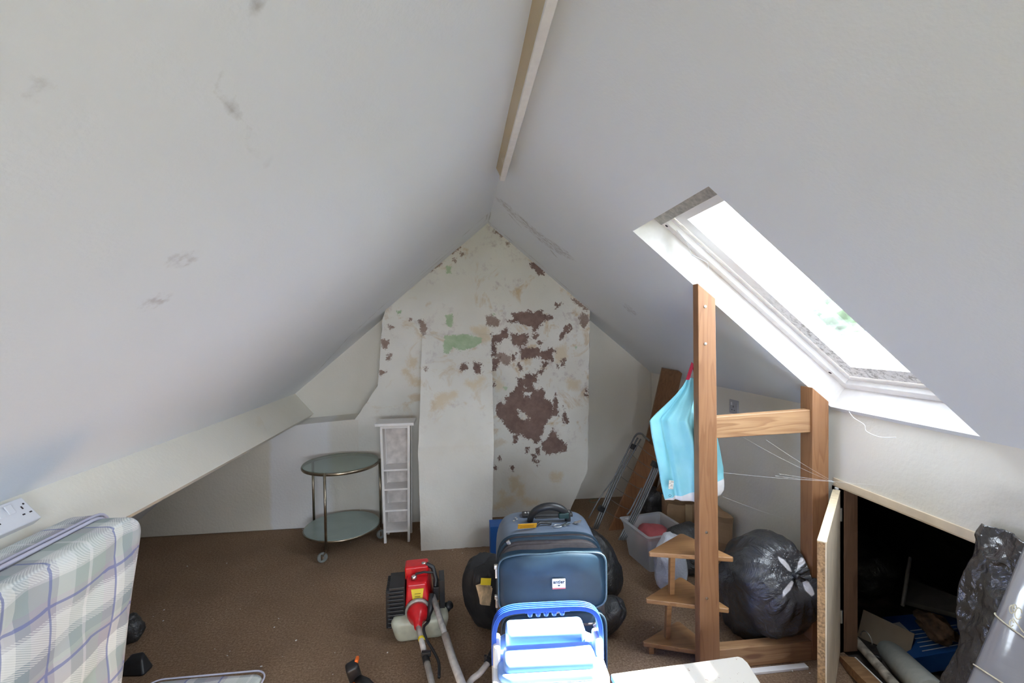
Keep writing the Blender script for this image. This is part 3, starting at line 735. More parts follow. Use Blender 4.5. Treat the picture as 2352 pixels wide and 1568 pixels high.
LB = [(0.0, -0.831), (0.836, -0.831), (1.098, -0.650), (1.611, -0.607), (1.690, -0.582), (2.382, RX-.001)]
RBd = [(0.0, 0.875), (0.027, 0.883), (0.346, 1.035), (1.0, 1.050), (1.676, 1.068), (2.382, RX+.001)]
def interp(T, z): return float(np.interp(z, [a for a, _ in T], [b_ for _, b_ in T]))
g = MB()
def bf(u, v):
    z = 2.382*v; a = interp(LB, z); b_ = interp(RBd, z)
    jag = 0.006*nz((0, z*14, 1)); jb = 0.007*nz((5, z*11, 1))
    x = a+jag*(z > .84)+(b_+jb-a)*u
    return (x, YC+0.006*nz((x*2.2, z*2.2, 0))+0.002*nz((x*9, z*9, 3)), z)
g.grid(bf, 200, 260)
nb = len(g.v)
o = g.build('wall_chimney', M['breast'], smooth=True, fix=False); marks(o, g.v); struct(o)
g = MB()
for T in (LB, RBd):
    zz = np.linspace(0, 2.37, 60); V = []
    for z in zz: x = interp(T, z); V += [(x, YC, z), (x, YG+.01, z)]
    if T is LB: zz0 = [i for i, z in enumerate(zz) if z > 0.83]
    F_ = [(2*j, 2*j+1, 2*j+3, 2*j+2) for j in range(59) if T is RBd or zz[j] > 0.82]
    g.add(V, F_)
struct(g.build('wall_chimney', M['wall'], fix=False))
# stepped central flue casing, leaning forward towards its foot
def py_(z):
    return YC+.004 if z > 1.49 else (float(np.interp(z, [0, 0.71, 1.49], [3.215, 3.275, YC-.012])))
g = MB()
TL_ = [(0, -0.293), (0.35, -0.300), (0.71, -0.306), (0.92, -0.300), (1.2, -0.302), (1.49, -0.300)]
TR_ = [(0, 0.197), (0.71, 0.226), (1.49, 0.250)]
def pf(u, v):
    z = 1.49*v; a = interp(TL_, z)+.004*nz((1, z*10, 0)); b_ = interp(TR_, z)+.004*nz((9, z*10, 0))
    x = a+(b_-a)*u; return (x, py_(z)+0.002*nz((x*6, z*6, 0)), z+(0.006*nz((x*25, 0, 0)) if v == 0 else 0))
g.grid(pf, 60, 150)
k0 = len(g.v)
for T in (0, 1):
    V = []
    for j in range(60):
        z = 1.49*j/59; p = pf(T, j/59); V += [p, (p[0], YC+.01, z)]
    g.add(V, [(2*j, 2*j+1, 2*j+3, 2*j+2) for j in range(59)])
o = g.build('wall_chimney', M['breast'], smooth=True, fix=False); marks(o, g.v); struct(o)
# narrow lip at the breast's upper left
g = MB(); g.prism([(-0.640, YC-.012, 1.63), (-0.600, YC-.012, 1.655), (-0.575, YC-.012, 1.38), (-0.600, YC-.012, 1.30), (-0.640, YC-.012, 1.35)], (0, .02, 0))

# ================================================================== TIMBER PARTITION FRAME
PY = 1.885; PD = 0.045
root = thing('partition_frame', 'bare pine stud frame with header and floor rail standing under the sloping ceiling', 'timber frame', (1.3, PY, 0))
def stud(x0, x1, x0t, x1t, y0, y1, z1a, z1b, nm='post'):
    g = MB(); g.hexa([(x0, y0, 0), (x1, y0, 0), (x1, y1, 0), (x0, y1, 0), (x0t, y0, z1a), (x1t, y0, z1b), (x1t, y1, z1b), (x0t, y1, z1a)])
    return g.build(nm, M['pineZ'], root, bevel=0.003)
stud(1.018, 1.110, 1.018, 1.098, PY, PY+PD, zR(1.018)-.014, zR(1.098)-.012)
stud(1.556, 1.638, 1.560, 1.640, PY+.01, PY+.01+PD+.03, zR(1.56)-.018, zR(1.64)-.016)
g = MB(); g.hexa([(1.1, PY+.012, 1.025), (1.56, PY+.022, 1.032), (1.56, PY+.062, 1.032), (1.1, PY+.055, 1.025), (1.1, PY+.012, 1.118), (1.56, PY+.022, 1.134), (1.56, PY+.062, 1.134), (1.1, PY+.055, 1.118)])
g.build('header', M['pineX'], root, bevel=0.003)
g = MB(); g.box((1.112, PY+.01, 0), (1.556, PY+.062, 0.088)); g.build('floor_rail', M['pineX'], root, bevel=0.003)
g = MB()
for z in (1.60, 1.44, 0.62, 0.33): g.lathe([(0.006, 0), (0.006, .002), (0, .003)], 10, mat=xf((1.05, PY-.0005, z), (90, 0, 0)))
g.build('screw_head', M['steel'], root)
g = MB(); g.box((1.05, 1.845, 0), (1.50, 1.873, 0.012)); tag(g.build('skirting_offcut', M['white_wood'], bevel=0.002), 'white strip of timber lying on the carpet along the pine floor rail', 'timber strip')

# ================================================================== SUITCASE
SX, SY, SA = 0.355, 1.885, -4.0
Tm = Matrix.Translation((SX, SY, 0)) @ Matrix.Rotation(math.radians(SA), 4, 'Z')
root = thing('suitcase', 'navy blue soft wheeled suitcase standing upright on the carpet behind the cool box', 'suitcase', (SX, SY, 0))
def sc_panel(x0, x1, z0, z1, y0, depth, r, bulge, wob, nm, mat, parent=None, seed=0):
    """soft panel with rounded outline facing -y"""
    def outline(t_):
        # superellipse-like rounded rectangle, t in 0..1
        per = []; w_ = x1-x0; h_ = z1-z0
        a = t_*2*math.pi
        ca, sa = math.cos(a), math.sin(a); n_ = 7
        rr = (abs(ca)**n_+abs(sa)**n_)**(-1/n_)
        return (x0+x1)/2+ca*rr*w_/2, (z0+z1)/2+sa*rr*h_/2
    g = MB(); nu, nv = 96, 14
    cx, cz = (x0+x1)/2, (z0+z1)/2
    def fn(u, v):
        ox, oz = outline(u)
        if v < 0.3:
            s_ = 1.0; y = y0-depth*(v/0.3)
            if v == 0: y = y0+0.004
        else:
            s_ = 1-(v-0.3)/0.7; y = y0-depth-bulge*(1-s_**2.2)
        x = cx+(ox-cx)*s_; z = cz+(oz-cz)*s_
        y += wob*nz((x*5+seed, z*9, 1))*(1-s_*0.5)
        z += wob*0.8*nz((x*7+seed, 3, 0))*s_
        return tuple(Tm @ Vector((x, y, z)))
    g.grid(fn, nu, nv, closed_u=True)
    return g.build(nm, mat, parent or root, smooth=True)
Wc, Hc, Dc = 0.222, 0.66, 0.27
def shell(u, v):   # v: front->back, u around the outline
    a = u*2*math.pi; n_ = 5.5; ca, sa = math.cos(a), math.sin(a); rr = (abs(ca)**n_+abs(sa)**n_)**(-1/n_)
    k = 1.0-0.03*(max(0, 0.12-v)/0.12)-0.04*(max(0, v-0.85)/0.15)
    x = ca*rr*Wc*k; z = 0.035+(Hc-0.035)/2+sa*rr*(Hc-0.035)/2*k
    z += 0.004*nz((x*6, v*4, 0))
    return tuple(Tm @ Vector((x, 0.0+Dc*v, z)))
g = MB(); g.grid(shell, 120, 12, closed_u=True)
nn = 120
g.f.append(tuple(range(nn))); g.mi.append(0); g.f.append(tuple(range(11*nn, 12*nn))); g.mi.append(0)
g.build('body', M['case_top'], root, smooth=True)
# front leaf and its zips
def ring(y0, y1, k, nm, mat, grow=0.0, h_=None, z_drop=0.0):
    g = MB()
    def fn(u, v):
        a = u*2*math.pi; n_ = 6; ca, sa = math.cos(a), math.sin(a); rr = (abs(ca)**n_+abs(sa)**n_)**(-1/n_)
        bul = math.sin(v*math.pi)*grow
        x = ca*rr*(Wc*k+bul); z = 0.04+(Hc-0.04)/2-z_drop/2+sa*rr*((Hc-0.04)/2*k+bul-z_drop/2)
        z += 0.003*nz((x*8, 0, y0*30))*(sa > 0)
        return tuple(Tm @ Vector((x, y0+(y1-y0)*v, z)))
    g.grid(fn, 120, 6, closed_u=True)
    g.f.append(tuple(range(120))); g.mi.append(0)
    g.f.append(tuple(range(600, 720))); g.mi.append(0)
    return g.build(nm, mat, root, smooth=True)
ring(-0.004, 0.004, 1.003, 'piping', M['case'], 0.002)
ring(-0.020, -0.004, 0.985, 'zip_band', M['zip'], 0.001, None, 0.0)
ring(-0.028, -0.020, 0.99, 'piping', M['case'], 0.003, None, 0.003)
ring(-0.048, -0.028, 0.975, 'zip_band', M['zip'], 0.001, None, 0.007)
ring(-0.060, -0.048, 0.975, 'front_leaf', M['zip'], 0.002, None, 0.014)
up = sc_panel(-0.215, 0.215, 0.395, 0.622, -0.056, 0.045, .03, 0.022, 0.014, 'upper_pocket', M['case'], None, 3)
lo = sc_panel(-0.205, 0.215, 0.085, 0.385, -0.056, 0.040, .03, 0.018, 0.010, 'lower_pocket', M['case'], None, 9)
def piping(x0, x1, z0, z1, y, par, seed):
    pts = []
    for i in range(97):
        a = i/96*2*math.pi; n_ = 7; ca, sa = math.cos(a), math.sin(a); rr = (abs(ca)**n_+abs(sa)**n_)**(-1/n_)
        x = (x0+x1)/2+ca*rr*(x1-x0)/2; z = (z0+z1)/2+sa*rr*(z1-z0)/2
        z += 0.8*0.012*nz((x*7+seed, 3, 0)); pts.append(Tm @ Vector((x, y, z)))
    g = MB(); g.tube(pts, 0.0042, 8, cap=False); g.build('piping', M['case_pipe'], par, smooth=True)
piping(-0.215, 0.215, 0.395, 0.622, -0.100, up, 3); piping(-0.205, 0.215, 0.085, 0.385, -0.095, lo, 9)
g = MB(); g.tube([Tm @ Vector((-0.13+0.30*i/20, -0.104-.006*math.sin(i/20*math.pi), 0.335+0.006*math.sin(i/20*3.1))) for i in range(21)], 0.0055, 8)
g.build('zip', M['zip'], lo, smooth=True)
def puller(x, y, z, par, s=1.0, rot=20):
    g = MB(); g.box((-.006*s, -.006*s, -.006*s), (.006*s, .004*s, .006*s), mat=Tm @ xf((x, y, z), (0, rot, 0)))
    g.box((-.0035*s, -.009*s, -.030*s), (.0035*s, -.006*s, -.004*s), mat=Tm @ xf((x, y, z), (0, rot, 0))); g.build('zip_puller', M['steel'], par, bevel=0.0015)
puller(-0.170, -0.030, 0.640, root, 1.2, -35); puller(0.200, -0.058, 0.60, root, 1.0, -20); puller(-0.222, -0.065, 0.56, root, 1.4, 0)
puller(0.165, -0.112, 0.338, root, 1.2, -30); puller(-0.222, -0.07, 0.44, root, 1.3, 0); puller(0.03, -0.110, 0.395, root, 0.7, 80)
# badge
bz = 0.515; byy = -0.127
g = MB(); g.box((-.026, byy, bz-.017), (.026, byy+.012, bz+.017), mat=Tm @ Matrix.Translation((0.022, 0, 0)))
bd = g.build('badge', M['white_p'], up, bevel=0.0015, label='white maker badge')
g = MB(); g.box((-.026, byy-.0006, bz-.0205), (.026, byy+.012, bz-.017), mat=Tm @ Matrix.Translation((0.022, 0, 0))); g.build('badge_edge', M['pinkred'], bd)
def text(body, size, mat, name, parent, ofs=(0, 0, 0), rx=90, base=None, ext=0.0004, align='CENTER', bold=0.0):
    cu = bpy.data.curves.new(name, 'FONT'); cu.body = body; cu.size = size; cu.align_x = align; cu.extrude = ext; cu.offset = bold
    to = bpy.data.objects.new(name+'_tmp', cu); COL.objects.link(to)
    dg = bpy.context.evaluated_depsgraph_get(); me = bpy.data.meshes.new_from_object(to.evaluated_get(dg))
    COL.objects.unlink(to); bpy.data.objects.remove(to)
    mm = (base or Matrix.Identity(4)) @ xf(ofs, (rx, 0, 0)); me.transform(mm); me.materials.clear(); me.materials.append(mat)
    o = bpy.data.objects.new(name, me); COL.objects.link(o); put(o, parent); return o
text('antler', 0.019, M['ink'], 'lettering', bd, (0.022, byy-.0008, bz+.0015), 90, Tm, bold=0.0004)
g = MB(); g.prism([(0.016, byy-.0012, bz-.004), (0.028, byy-.0012, bz-.004), (0.022, byy-.0012, bz-.011)], (0, .0006, 0), mat=Tm); g.build('emblem', M['ink'], bd)
# top handle, plate
g = MB(); pts = []
for i in range(25):
    a = math.pi*i/24; pts.append(Tm @ Vector((0.015-0.085*math.cos(a), 0.125-.03*math.sin(a), Hc-.012+0.088*math.sin(a)**0.8)))
g.tube(pts, [0.013+.004*math.sin(math.pi*i/24) for i in range(25)], 12); ha = g.build('top_handle', M['blackp'], root, smooth=True)
g = MB(); g.box((-.10, .165, Hc-.012), (.13, .215, Hc+.014), mat=Tm); g.box((-.045, .150, Hc-.01), (.080, .200, Hc+.006), mat=Tm)
g.build('handle_plate', M['blackp'], root, bevel=0.006)
for x, y, z in ((-.085, .19, .014), (-.072, .19, .014), (.115, .19, .014), (-.14, .14, -.001), (-.125, .155, -.001), (-.13, .17, -.001)):
    g = MB(); g.lathe([(0.005, 0), (0.004, .003), (0, .004)], 8, mat=Tm @ xf((x, y, Hc+z))); g.build('rivet', M['steel'], root)
g = MB(); g.box((-.04, -.0006, -.018), (.04, .0006, .018)); 
tgm = Tm @ xf((-0.088, 0.035, Hc+.018), (38, 0, 4)); g2 = MB(); g2.add(g.v, g.f, 0, tgm); tg = g2.build('luggage_tag', M['tag'], root, label='orange luggage tag')
g = MB()
for k in range(3): g.box((-.03, -.0012, -.011+.008*k), (.028, -.0006, -.008+.008*k), mat=tgm)
g.build('print_lines', simple('faded_print', (0.55, 0.25, 0.01), 0.7), tg)
g = MB(); g.tube([Tm @ Vector(p) for p in [(-.05, .05, Hc+.012), (-.03, .07, Hc+.016), (0.0, .075, Hc+.012), (.02, .07, Hc+.01)]], 0.006, 8); g.build('tag_strap', M['blackp'], root, smooth=True)
g = MB(); g.box((.055, .09, Hc+.02), (.10, .11, Hc+.045), mat=Tm); g.build('padlock', simple('dark_green_leatherette', (0.01, 0.04, 0.04), 0.4), root, bevel=.004)
g = MB()
ringp = [Tm @ Vector((.045+.018*math.cos(a), .055+.012*math.sin(a), Hc+.006)) for a in np.linspace(0, 2*math.pi, 17)]
g.tube(ringp, 0.0015, 6, cap=False); g.build('key_ring', M['steel'], root, smooth=True)
for (x, y, a) in ((.075, .06, 10), (.07, .065, 35), (.125, .085, -25), (.13, .09, 15)):
    g = MB(); g.box((0, -.004, 0), (.026, .004, .002), mat=Tm @ xf((x, y, Hc+.004), (0, -10, a))); g.lathe([(0.007, 0), (0.007, .002), (0, .002)], 10, mat=Tm @ xf((x, y, Hc+.004))); g.build('key', M['steel'], root)
for sx in (-1, 1):
    g = MB(); g.tube([Tm @ Vector((sx*.17-.012, .235, .03)), Tm @ Vector((sx*.17+.012, .235, .03))], 0.03, 18); g.build('wheel', M['blackp'], root, bevel=.003)
    g = MB(); g.box((sx*.18-.02, .01, 0.0), (sx*.18+.02, .05, .04), mat=Tm); g.build('foot', M['blackp'], root, bevel=.003)

# ================================================================== COOL BOX
CX, CY = 0.275, 1.515
root = thing('cool_box', 'blue plastic cool box with white rim and raised carrying handle in front of the suitcase', 'cool box', (CX, CY, 0))
Cm = Matrix.Translation((CX, CY, 0)) @ Matrix.Rotation(math.radians(-3), 4, 'Z')
def tub(w0, d0, w1, d1, z0, z1, r, nm, mat, parent, bevel=.004, mtx=Cm):
    def rr(w_, d, z):
        P_ = []
        for cx, cy, a0 in ((w_-r, d-r, 0), (-(w_-r), d-r, 90), (-(w_-r), -(d-r), 180), (w_-r, -(d-r), 270)):
            for k in range(7):
                a = math.radians(a0+15*k); P_.append((cx+r*math.cos(a), cy+r*math.sin(a), z))
        return P_
    A = rr(w0, d0, z0); B = rr(w1, d1, z1); n_ = len(A); g = MB()
    g.add(A+B, [tuple(range(n_))[::-1], tuple(range(n_, 2*n_))]+[(i, (i+1) % n_, n_+(i+1) % n_, n_+i) for i in range(n_)], 0, mtx)
    return g.build(nm, mat, parent, bevel=bevel, seg=3)
tub(.165, .105, .178, .122, 0.0, .375, .04, 'body', M['cool_blue'], root)
tub(.188, .131, .188, .131, .368, .402, .045, 'rim', M['cool_white'], root, .008)
ld = tub(.172, .116, .166, .111, .400, .424, .045, 'lid', M['cool_lid'], root, .008)
def blk(x, y0, y1, z0, z1, r=.02):
    g = MB(); V, F_ = rbox(2*x, y1-y0, z1-z0, r, 5); g.add(V, F_, 0, Cm @ Matrix.Translation((0, (y0+y1)/2, (z0+z1)/2))); return g.build('lid_panel', M['cool_lid'], ld, smooth=True)
blk(.150, -.092, .004, .400, .456, .018)
blk(.138, .022, .106, .405, .478, .018)
for sx in (-1, 1):
    g = MB(); V, F_ = rbox(.026, .075, .085, .009, 4); g.add(V, F_, 0, Cm @ Matrix.Translation((sx*.171, .0, .432))); g.build('handle_mount', M['cool_white'], root, smooth=True)
# raised handle: broad ribbed band
hp = []
for i in range(41):
    a = math.pi*i/40; n_ = 5.5; ca, sa = -math.cos(a), math.sin(a); rr_ = (abs(ca)**n_+abs(sa)**n_)**(-1/n_)
    hp.append((ca*rr_*.184, .0+0.0*sa, 40e-2+sa*rr_*.182))
def hband(y0, y1, t0, t1, nm, mat, par):
    g = MB(); V = []
    for i, p in enumerate(hp):
        q0 = hp[max(0, i-1)]; q1 = hp[min(40, i+1)]; dx, dz = q1[0]-q0[0], q1[2]-q0[2]; l_ = math.hypot(dx, dz); nx, nz_ = -dz/l_, dx/l_
        for yy, tt in ((y0, t0), (y1, t0), (y1, t1), (y0, t1)): V.append(Cm @ Vector((p[0]+nx*tt, p[1]+yy, p[2]+nz_*tt)))
    F_ = [(4*i+k, 4*i+(k+1) % 4, 4*i+4+(k+1) % 4, 4*i+4+k) for i in range(40) for k in range(4)]+[(0, 1, 2, 3), (160, 161, 162, 163)]
    g.add(V, F_); return g.build(nm, mat, par, bevel=.0012)
hd = hband(-.021, .017, -.012, .0, 'carrying_handle', M['cool_blue'], root)
for yy in (-.021, -.011, -.001, .009): hband(yy, yy+.004, .0, .004, 'rib', M['cool_blue'], hd)
g = MB(); g.box((-.075, -.017, .566), (.075, .013, .572), mat=Cm)
for k in range(5): g.lathe([(0.0, -.012), (.007, -.010), (.0095, 0), (.007, .010), (0, .012)], 12, mat=Cm @ xf((-.058+.027*k, -.012, .564)))
g.build('finger_grip', M['cool_blue'], hd, smooth=True)

# ================================================================== CREAM BOARD / LOW CHEST right of the cool box
bz_ = 0.30
p0 = aZ(1398, 1547, bz_); p1 = aZ(1695, 1506, bz_); p2 = aZ(1712, 1512, bz_); p3 = aZ(1752, 1575, bz_)
p0 = Vector((0.505, p0.y, bz_)); dd = (p3-p2).normalized()
poly = [p0, p1, p1+(p2-p1)*.6+Vector((0, 0, 0)), p2+dd*0.02, p2+dd*.55, Vector((p0.x+.015, p2.y-.55, bz_))]
def m_board():
    t = NT('cream_laminate'); c = t.coord()
    k = t.ramp(t.noise(c, 75, 3, 0.6), [(0.66, 0.0), (0.70, 0.8)])
    sx = t.n('ShaderNodeSeparateXYZ'); t.l(c, sx.inputs[0])
    k = t.math('MULTIPLY', k, t.ramp(sx.outputs[0], [(0.70, 0.0), (0.80, 1.0)]))
    t.base(t.mix(k, (0.58, 0.535, 0.47), (0.25, 0.14, 0.10))); t.set(Roughness=0.55); return t.m
root = thing('low_chest', 'cream laminated low chest top beside the cool box at the foot of the pine post', 'chest', (0.7, 1.4, 0))
g = MB(); g.prism([p-Vector((0, 0, .022)) for p in poly], (0, 0, .022)); g.build('top_board', m_board(), root, bevel=.004)
g = MB(); cc = sum(poly, Vector())/len(poly)
g.prism([Vector((cc.x+(p.x-cc.x)*.94, cc.y+(p.y-cc.y)*.94, 0)) for p in poly], (0, 0, bz_-.022)); g.build('carcass', M['ply'], root, bevel=.003)

# ================================================================== GLASS TROLLEY
TX, TY, TR = -0.862, 3.405, 0.246
root = thing('glass_trolley', 'round two tier glass trolley on castors in front of the lower white wall', 'trolley', (TX, TY, 0))
T0 = Matrix.Translation((TX, TY, 0))
def ringt(z, r, rt, nm):
    g = MB(); n_ = 72; V = []; pf_ = 10
    for i in range(n_):
        a = 2*math.pi*i/n_
        for k in range(pf_):
            b_ = 2*math.pi*k/pf_; rr_ = r+rt*.6*math.cos(b_); V.append((rr_*math.cos(a), rr_*math.sin(a), z+rt*math.sin(b_)))
    F_ = [(i*pf_+k, i*pf_+(k+1) % pf_, ((i+1) % n_)*pf_+(k+1) % pf_, ((i+1) % n_)*pf_+k) for i in range(n_) for k in range(pf_)]
    g.add(V, F_, 0, T0); return g.build(nm, M['chrome'], root, smooth=True)
ringt(.578, TR+.012, .011, 'upper_hoop'); ringt(.130, TR+.012, .007, 'lower_hoop')
g = MB(); g.lathe([(TR+.010, .586), (TR+.012, .590), (TR+.010, .594)], 72, mat=T0)
g.build('glass_top', M['glass_top'], root)
g = MB(); g.lathe([(TR+.008, .130), (TR+.010, .136), (TR+.008, .139)], 72, mat=T0); g.build('glass_shelf', M['frost'], root, label='frosted green glass lower shelf')
for a in (-99, 11, 152):
    ar = math.radians(a); x, y = TX+(TR+.019)*math.cos(ar), TY+(TR+.019)*math.sin(ar)
    g = MB(); g.tube([(x, y, .085), (x, y, .590)], .0085, 14); lg = g.build('leg', M['chrome'], root, smooth=True)
    g = MB(); ox = -0.025 if a != 11 else 0.0
    g.tube([(x, y, .085), (x, y, .068), (x+ox*.8, y-.006, .045)], .005, 8); g.box((x+ox-.004, y-.016, .02), (x+ox+.004, y-.012, .058)); g.build('castor_fork', M['chrome'], lg, bevel=.001)
    g = MB(); g.lathe([(0.012, -.009), (.030, -.009), (.033, -.005), (.033, .005), (.030, .009), (.012, .009)], 28, mat=xf((x+ox, y, .033), (90, 0, 25)))
    wh = g.build('castor_wheel', M['rubber'], lg, smooth=False)
    g = MB(); g.lathe([(0.010, -.012), (.010, .012)], 14, mat=xf((x+ox, y, .033), (90, 0, 25))); g.build('wheel_hub', M['steel'], lg)

# ================================================================== NARROW WHITE SHELF TOWER
root = thing('shelf_tower', 'narrow white painted wooden shelf tower with open cubbies beside the trolley', 'shelf unit', (-0.475, 3.45, 0))
x0, x1, y0, y1 = -0.568, -0.382, 3.365, 3.53
for sx, xx in ((0, x0), (1, x1-.020)):
    g = MB(); lean = .014*(1 if sx == 0 else -1)
    g.hexa([(xx, y0, 0), (xx+.018, y0, 0), (xx+.018, y0+.018, 0), (xx, y0+.018, 0), (xx-lean*1.0, y0, .845), (xx+.018-lean, y0, .845), (xx+.018-lean, y0+.018, .845), (xx-lean, y0+.018, .845)])
    g.build('leg', M['white_wood'], root, bevel=.002)
    g = MB(); g.hexa([(xx, y1-.018, 0), (xx+.018, y1-.018, 0), (xx+.018, y1, 0), (xx, y1, 0), (xx-lean, y1-.018, .845), (xx+.018-lean, y1-.018, .845), (xx+.018-lean, y1, .845), (xx-lean, y1, .845)])
    g.build('leg', M['white_wood'], root, bevel=.002)
    g = MB(); xs_ = xx+.006
    g.hexa([(xs_, y0+.018, .075), (xs_+.007, y0+.018, .075), (xs_+.007, y1-.018, .075), (xs_, y1-.018, .075), (xs_-lean, y0+.018, .84), (xs_+.007-lean, y0+.018, .84), (xs_+.007-lean, y1-.018, .84), (xs_-lean, y1-.018, .84)])
    g.build('side_panel', M['white_wood'], root)
g = MB(); g.box((x0-.045, y0-.022, .845), (x1+.042, y1+.01, .866)); g.build('top', M['white_wood'], root, bevel=.003)
g = MB(); g.box((x0-.005, y0+.002, .825), (x1+.005, y0+.016, .845)); g.build('top_rail', M['white_wood'], root, bevel=.001)
for z in (.518, .378, .225, .075):
    e = .014*z/.845
    g = MB(); g.box((x0+.014-e, y0+.002, z), (x1-.014+e, y1-.008, z+.013)); g.build('shelf', M['white_wood'], root, bevel=.0015)
g = MB(); g.box((x0, y1-.008, .075), (x1, y1-.003, .845)); g.build('back_panel', M['washed'], root)

# ================================================================== GRASS TRIMMER ENGINE + SHAFTS
EXx, EYy = -0.235, 2.36
root = thing('grass_trimmer', 'red petrol grass trimmer engine lying on the brown carpet with its white shaft', 'grass trimmer', (EXx, EYy, 0))
E0 = Matrix.Translation((EXx, EYy, 0)) @ Matrix.Rotation(math.radians(4), 4, 'Z') @ Matrix.Scale(1.1, 4)
g = MB(); V, F_ = rbox(.21, .12, .105, .026, 5)
V = [Vector((v.x*(1+.25*(v.z+.05)/.1), v.y, v.z)) for v in V]
g.add(V, F_, 0, E0 @ xf((.01, -.035, .055), (8, 0, 0))); g.build('fuel_tank', M['tank'], root, smooth=True)
g = MB(); g.lathe([(.020, 0), (.021, .012), (.018, .02), (.018, .034), (0, .036)], 18, mat=E0 @ xf((.125, -.01, .088), (25, 45, 0))); g.build('fuel_cap', M['blackp'], root, smooth=True)
# red cowl
cw = [(-.056, -.066, .10), (.060, -.066, .10), (.076, .080, .10), (-.062, .080, .10), (-.048, -.040, .235), (.040, -.040, .235), (.056, .070, .262), (-.052, .070, .262)]
g = MB(); g.hexa([E0 @ Vector(p) for p in cw]); cwo = g.build('engine_cowl', M['red'], root, bevel=.012, seg=3)
g = MB(); g.box((-.058, .012, .225), (.050, .092, .284), mat=E0 @ xf((0, 0, 0), (0, 0, 0))); g.build('cowl_top', M['red'], cwo, bevel=.010, seg=3)
# black finned starter housing on left
g = MB()
g.box((-.125, -.055, .05), (-.055, .085, .232), mat=E0)
for k in range(11): g.box((-.138, -.060+.0135*k, .055), (-.120, -.053+.0135*k, .222), mat=E0)
for k in range(10): g.box((-.132, -.064, .058+.017*k), (-.060, -.054, .066+.017*k), mat=E0)
g.build('muffler_guard', M['blackp'], root, bevel=.004)
g = MB(); g.box((.070, -.03, .14), (.096, .05, .20), mat=E0); g.box((.098, -.04, .09), (.122, .055, .235), mat=E0); g.tube([E0 @ Vector(p) for p in [(.04, .03, .285), (.07, .02, .27), (.085, .0, .22), (.075, -.02, .17)]], .012, 8)
g.tube([E0 @ Vector(p) for p in [(-.01, -.01, .262), (.03, -.012, .268), (.07, .0, .255)]], .006, 8)
g.build('air_filter', M['blackp'], root, bevel=.004)
g = MB(); g.lathe([(.013, 0), (.013, .014), (.006, .018), (0, .018)], 14, mat=E0 @ xf((-.015, -.015, .243))); g.build('spark_plug', M['steel'], root, smooth=True)
g = MB(); g.lathe([(.010, 0), (.010, .012), (0, .013)], 14, mat=E0 @ xf((.028, .04, .275))); g.build('choke_knob', M['steel'], root, smooth=True)
g = MB(); V = []
for (x, z) in ((-.028, .212), (.028, .212), (.020, .160), (-.020, .160)): V.append(E0 @ Vector((x, -.066+(z-.10)*.1926-.0008, z)))
n_ = (Vector(V[1])-Vector(V[0])).cross(Vector(V[2])-Vector(V[1])).normalized()
g.prism([Vector(v)+Vector((0, -.003, 0)) for v in V], (0, .004, 0)); lb = g.build('warning_label', M['yellow'], cwo, label='yellow warning label')
g = MB()
for k in range(3): g.box((-.012, -.066+(.070+.011*k)*.1926-.006, .170+.011*k), (.010+.002*k, -.066+(.070+.011*k)*.1926-.004, .173+.011*k), mat=E0)
g.build('label_print', simple('label_print_ink', (0.40, 0.30, 0.03), .7), lb)
g = MB(); g.box((-.0555, .015, .235), (-.0535, .04, .262), mat=E0); g.build('warning_label', M['yellow'], cwo)
# clutch housing cone towards camera
ax = E0 @ Vector((0, -.055, .125)); sh1 = aZ(990, 1600, .03); dirv = (Vector((ax.x+.06, ax.y-.62, .045))-ax).normalized()
Rq = Vector((0, 0, 1)).rotation_difference(dirv).to_matrix().to_4x4()
g = MB(); g.lathe([(.062, 0), (.062, .014), (.056, .018)], 28, mat=Matrix.Translation(ax) @ Rq); g.build('crankcase', M['alu'], root, bevel=.003)
g = MB(); g.lathe([(.053, .016), (.052, .035), (.040, .065), (.022, .085), (.017, .12), (.0, .12)], 28, mat=Matrix.Translation(ax) @ Rq); cl_ = g.build('clutch_housing', M['red'], root, smooth=True)
for k in range(4):
    a = math.pi/4+k*math.pi/2; g = MB(); g.lathe([(.006, 0), (.006, .006), (0, .008)], 8, mat=Matrix.Translation(ax) @ Rq @ Matrix.Translation((.045*math.cos(a), .045*math.sin(a), .026))); g.build('bolt', M['alu'], cl_)
e1 = ax+dirv*.11
p_a = aZ(958, 1450, .09); p_b = aZ(990, 1562, .055); p_c = aZ(1003, 1640, .045)
# shaft, straight from the clutch towards the camera
S0 = e1; S1 = Vector((aZ(985, 1540, .06))); S2 = S0+(S1-S0)*2.6; S2.z = max(S2.z, .02)
S2 = S0+(S1-S0)*2.2
def lerp(a, b_, t_): return a+(b_-a)*t_
g = MB(); g.tube([S0, lerp(S0, S1, .68)], .0125, 14); g.tube([lerp(S0, S1, .82), S2], .0135, 14)
g.build('shaft', M['shaft'], root, smooth=True)
g = MB(); g.tube([lerp(S0, S1, .66), lerp(S0, S1, .84)], .0165, 14); g.box((-.02, -.01, -.01), (.02, .01, .01), mat=xf(lerp(S0, S1, .70)+Vector((.004, 0, .012)))); g.build('shaft_clamp', M['blackp'], root, bevel=.002)
g = MB(); g.tube([lerp(S0, S1, .28), lerp(S0, S1, .335)], .0145, 12); g.box((0, -.009, -.003), (.022, .009, .007), mat=xf(lerp(S0, S1, .30))); g.build('cable_tie', M['yellow'], root, bevel=.002)
g = MB(); cb = [E0 @ Vector((.055, -.06, .17)), E0 @ Vector((.05, -.10, .10)), lerp(S0, S1, .1)+Vector((.022, 0, .01)), lerp(S0, S1, .35)+Vector((.022, 0, .006)), lerp(S0, S1, .6)+Vector((.04, 0, .0)), lerp(S0, S1, .85)+Vector((.05, 0, 0)), lerp(S0, S1, 1.15)+Vector((.035, 0, -.0))]
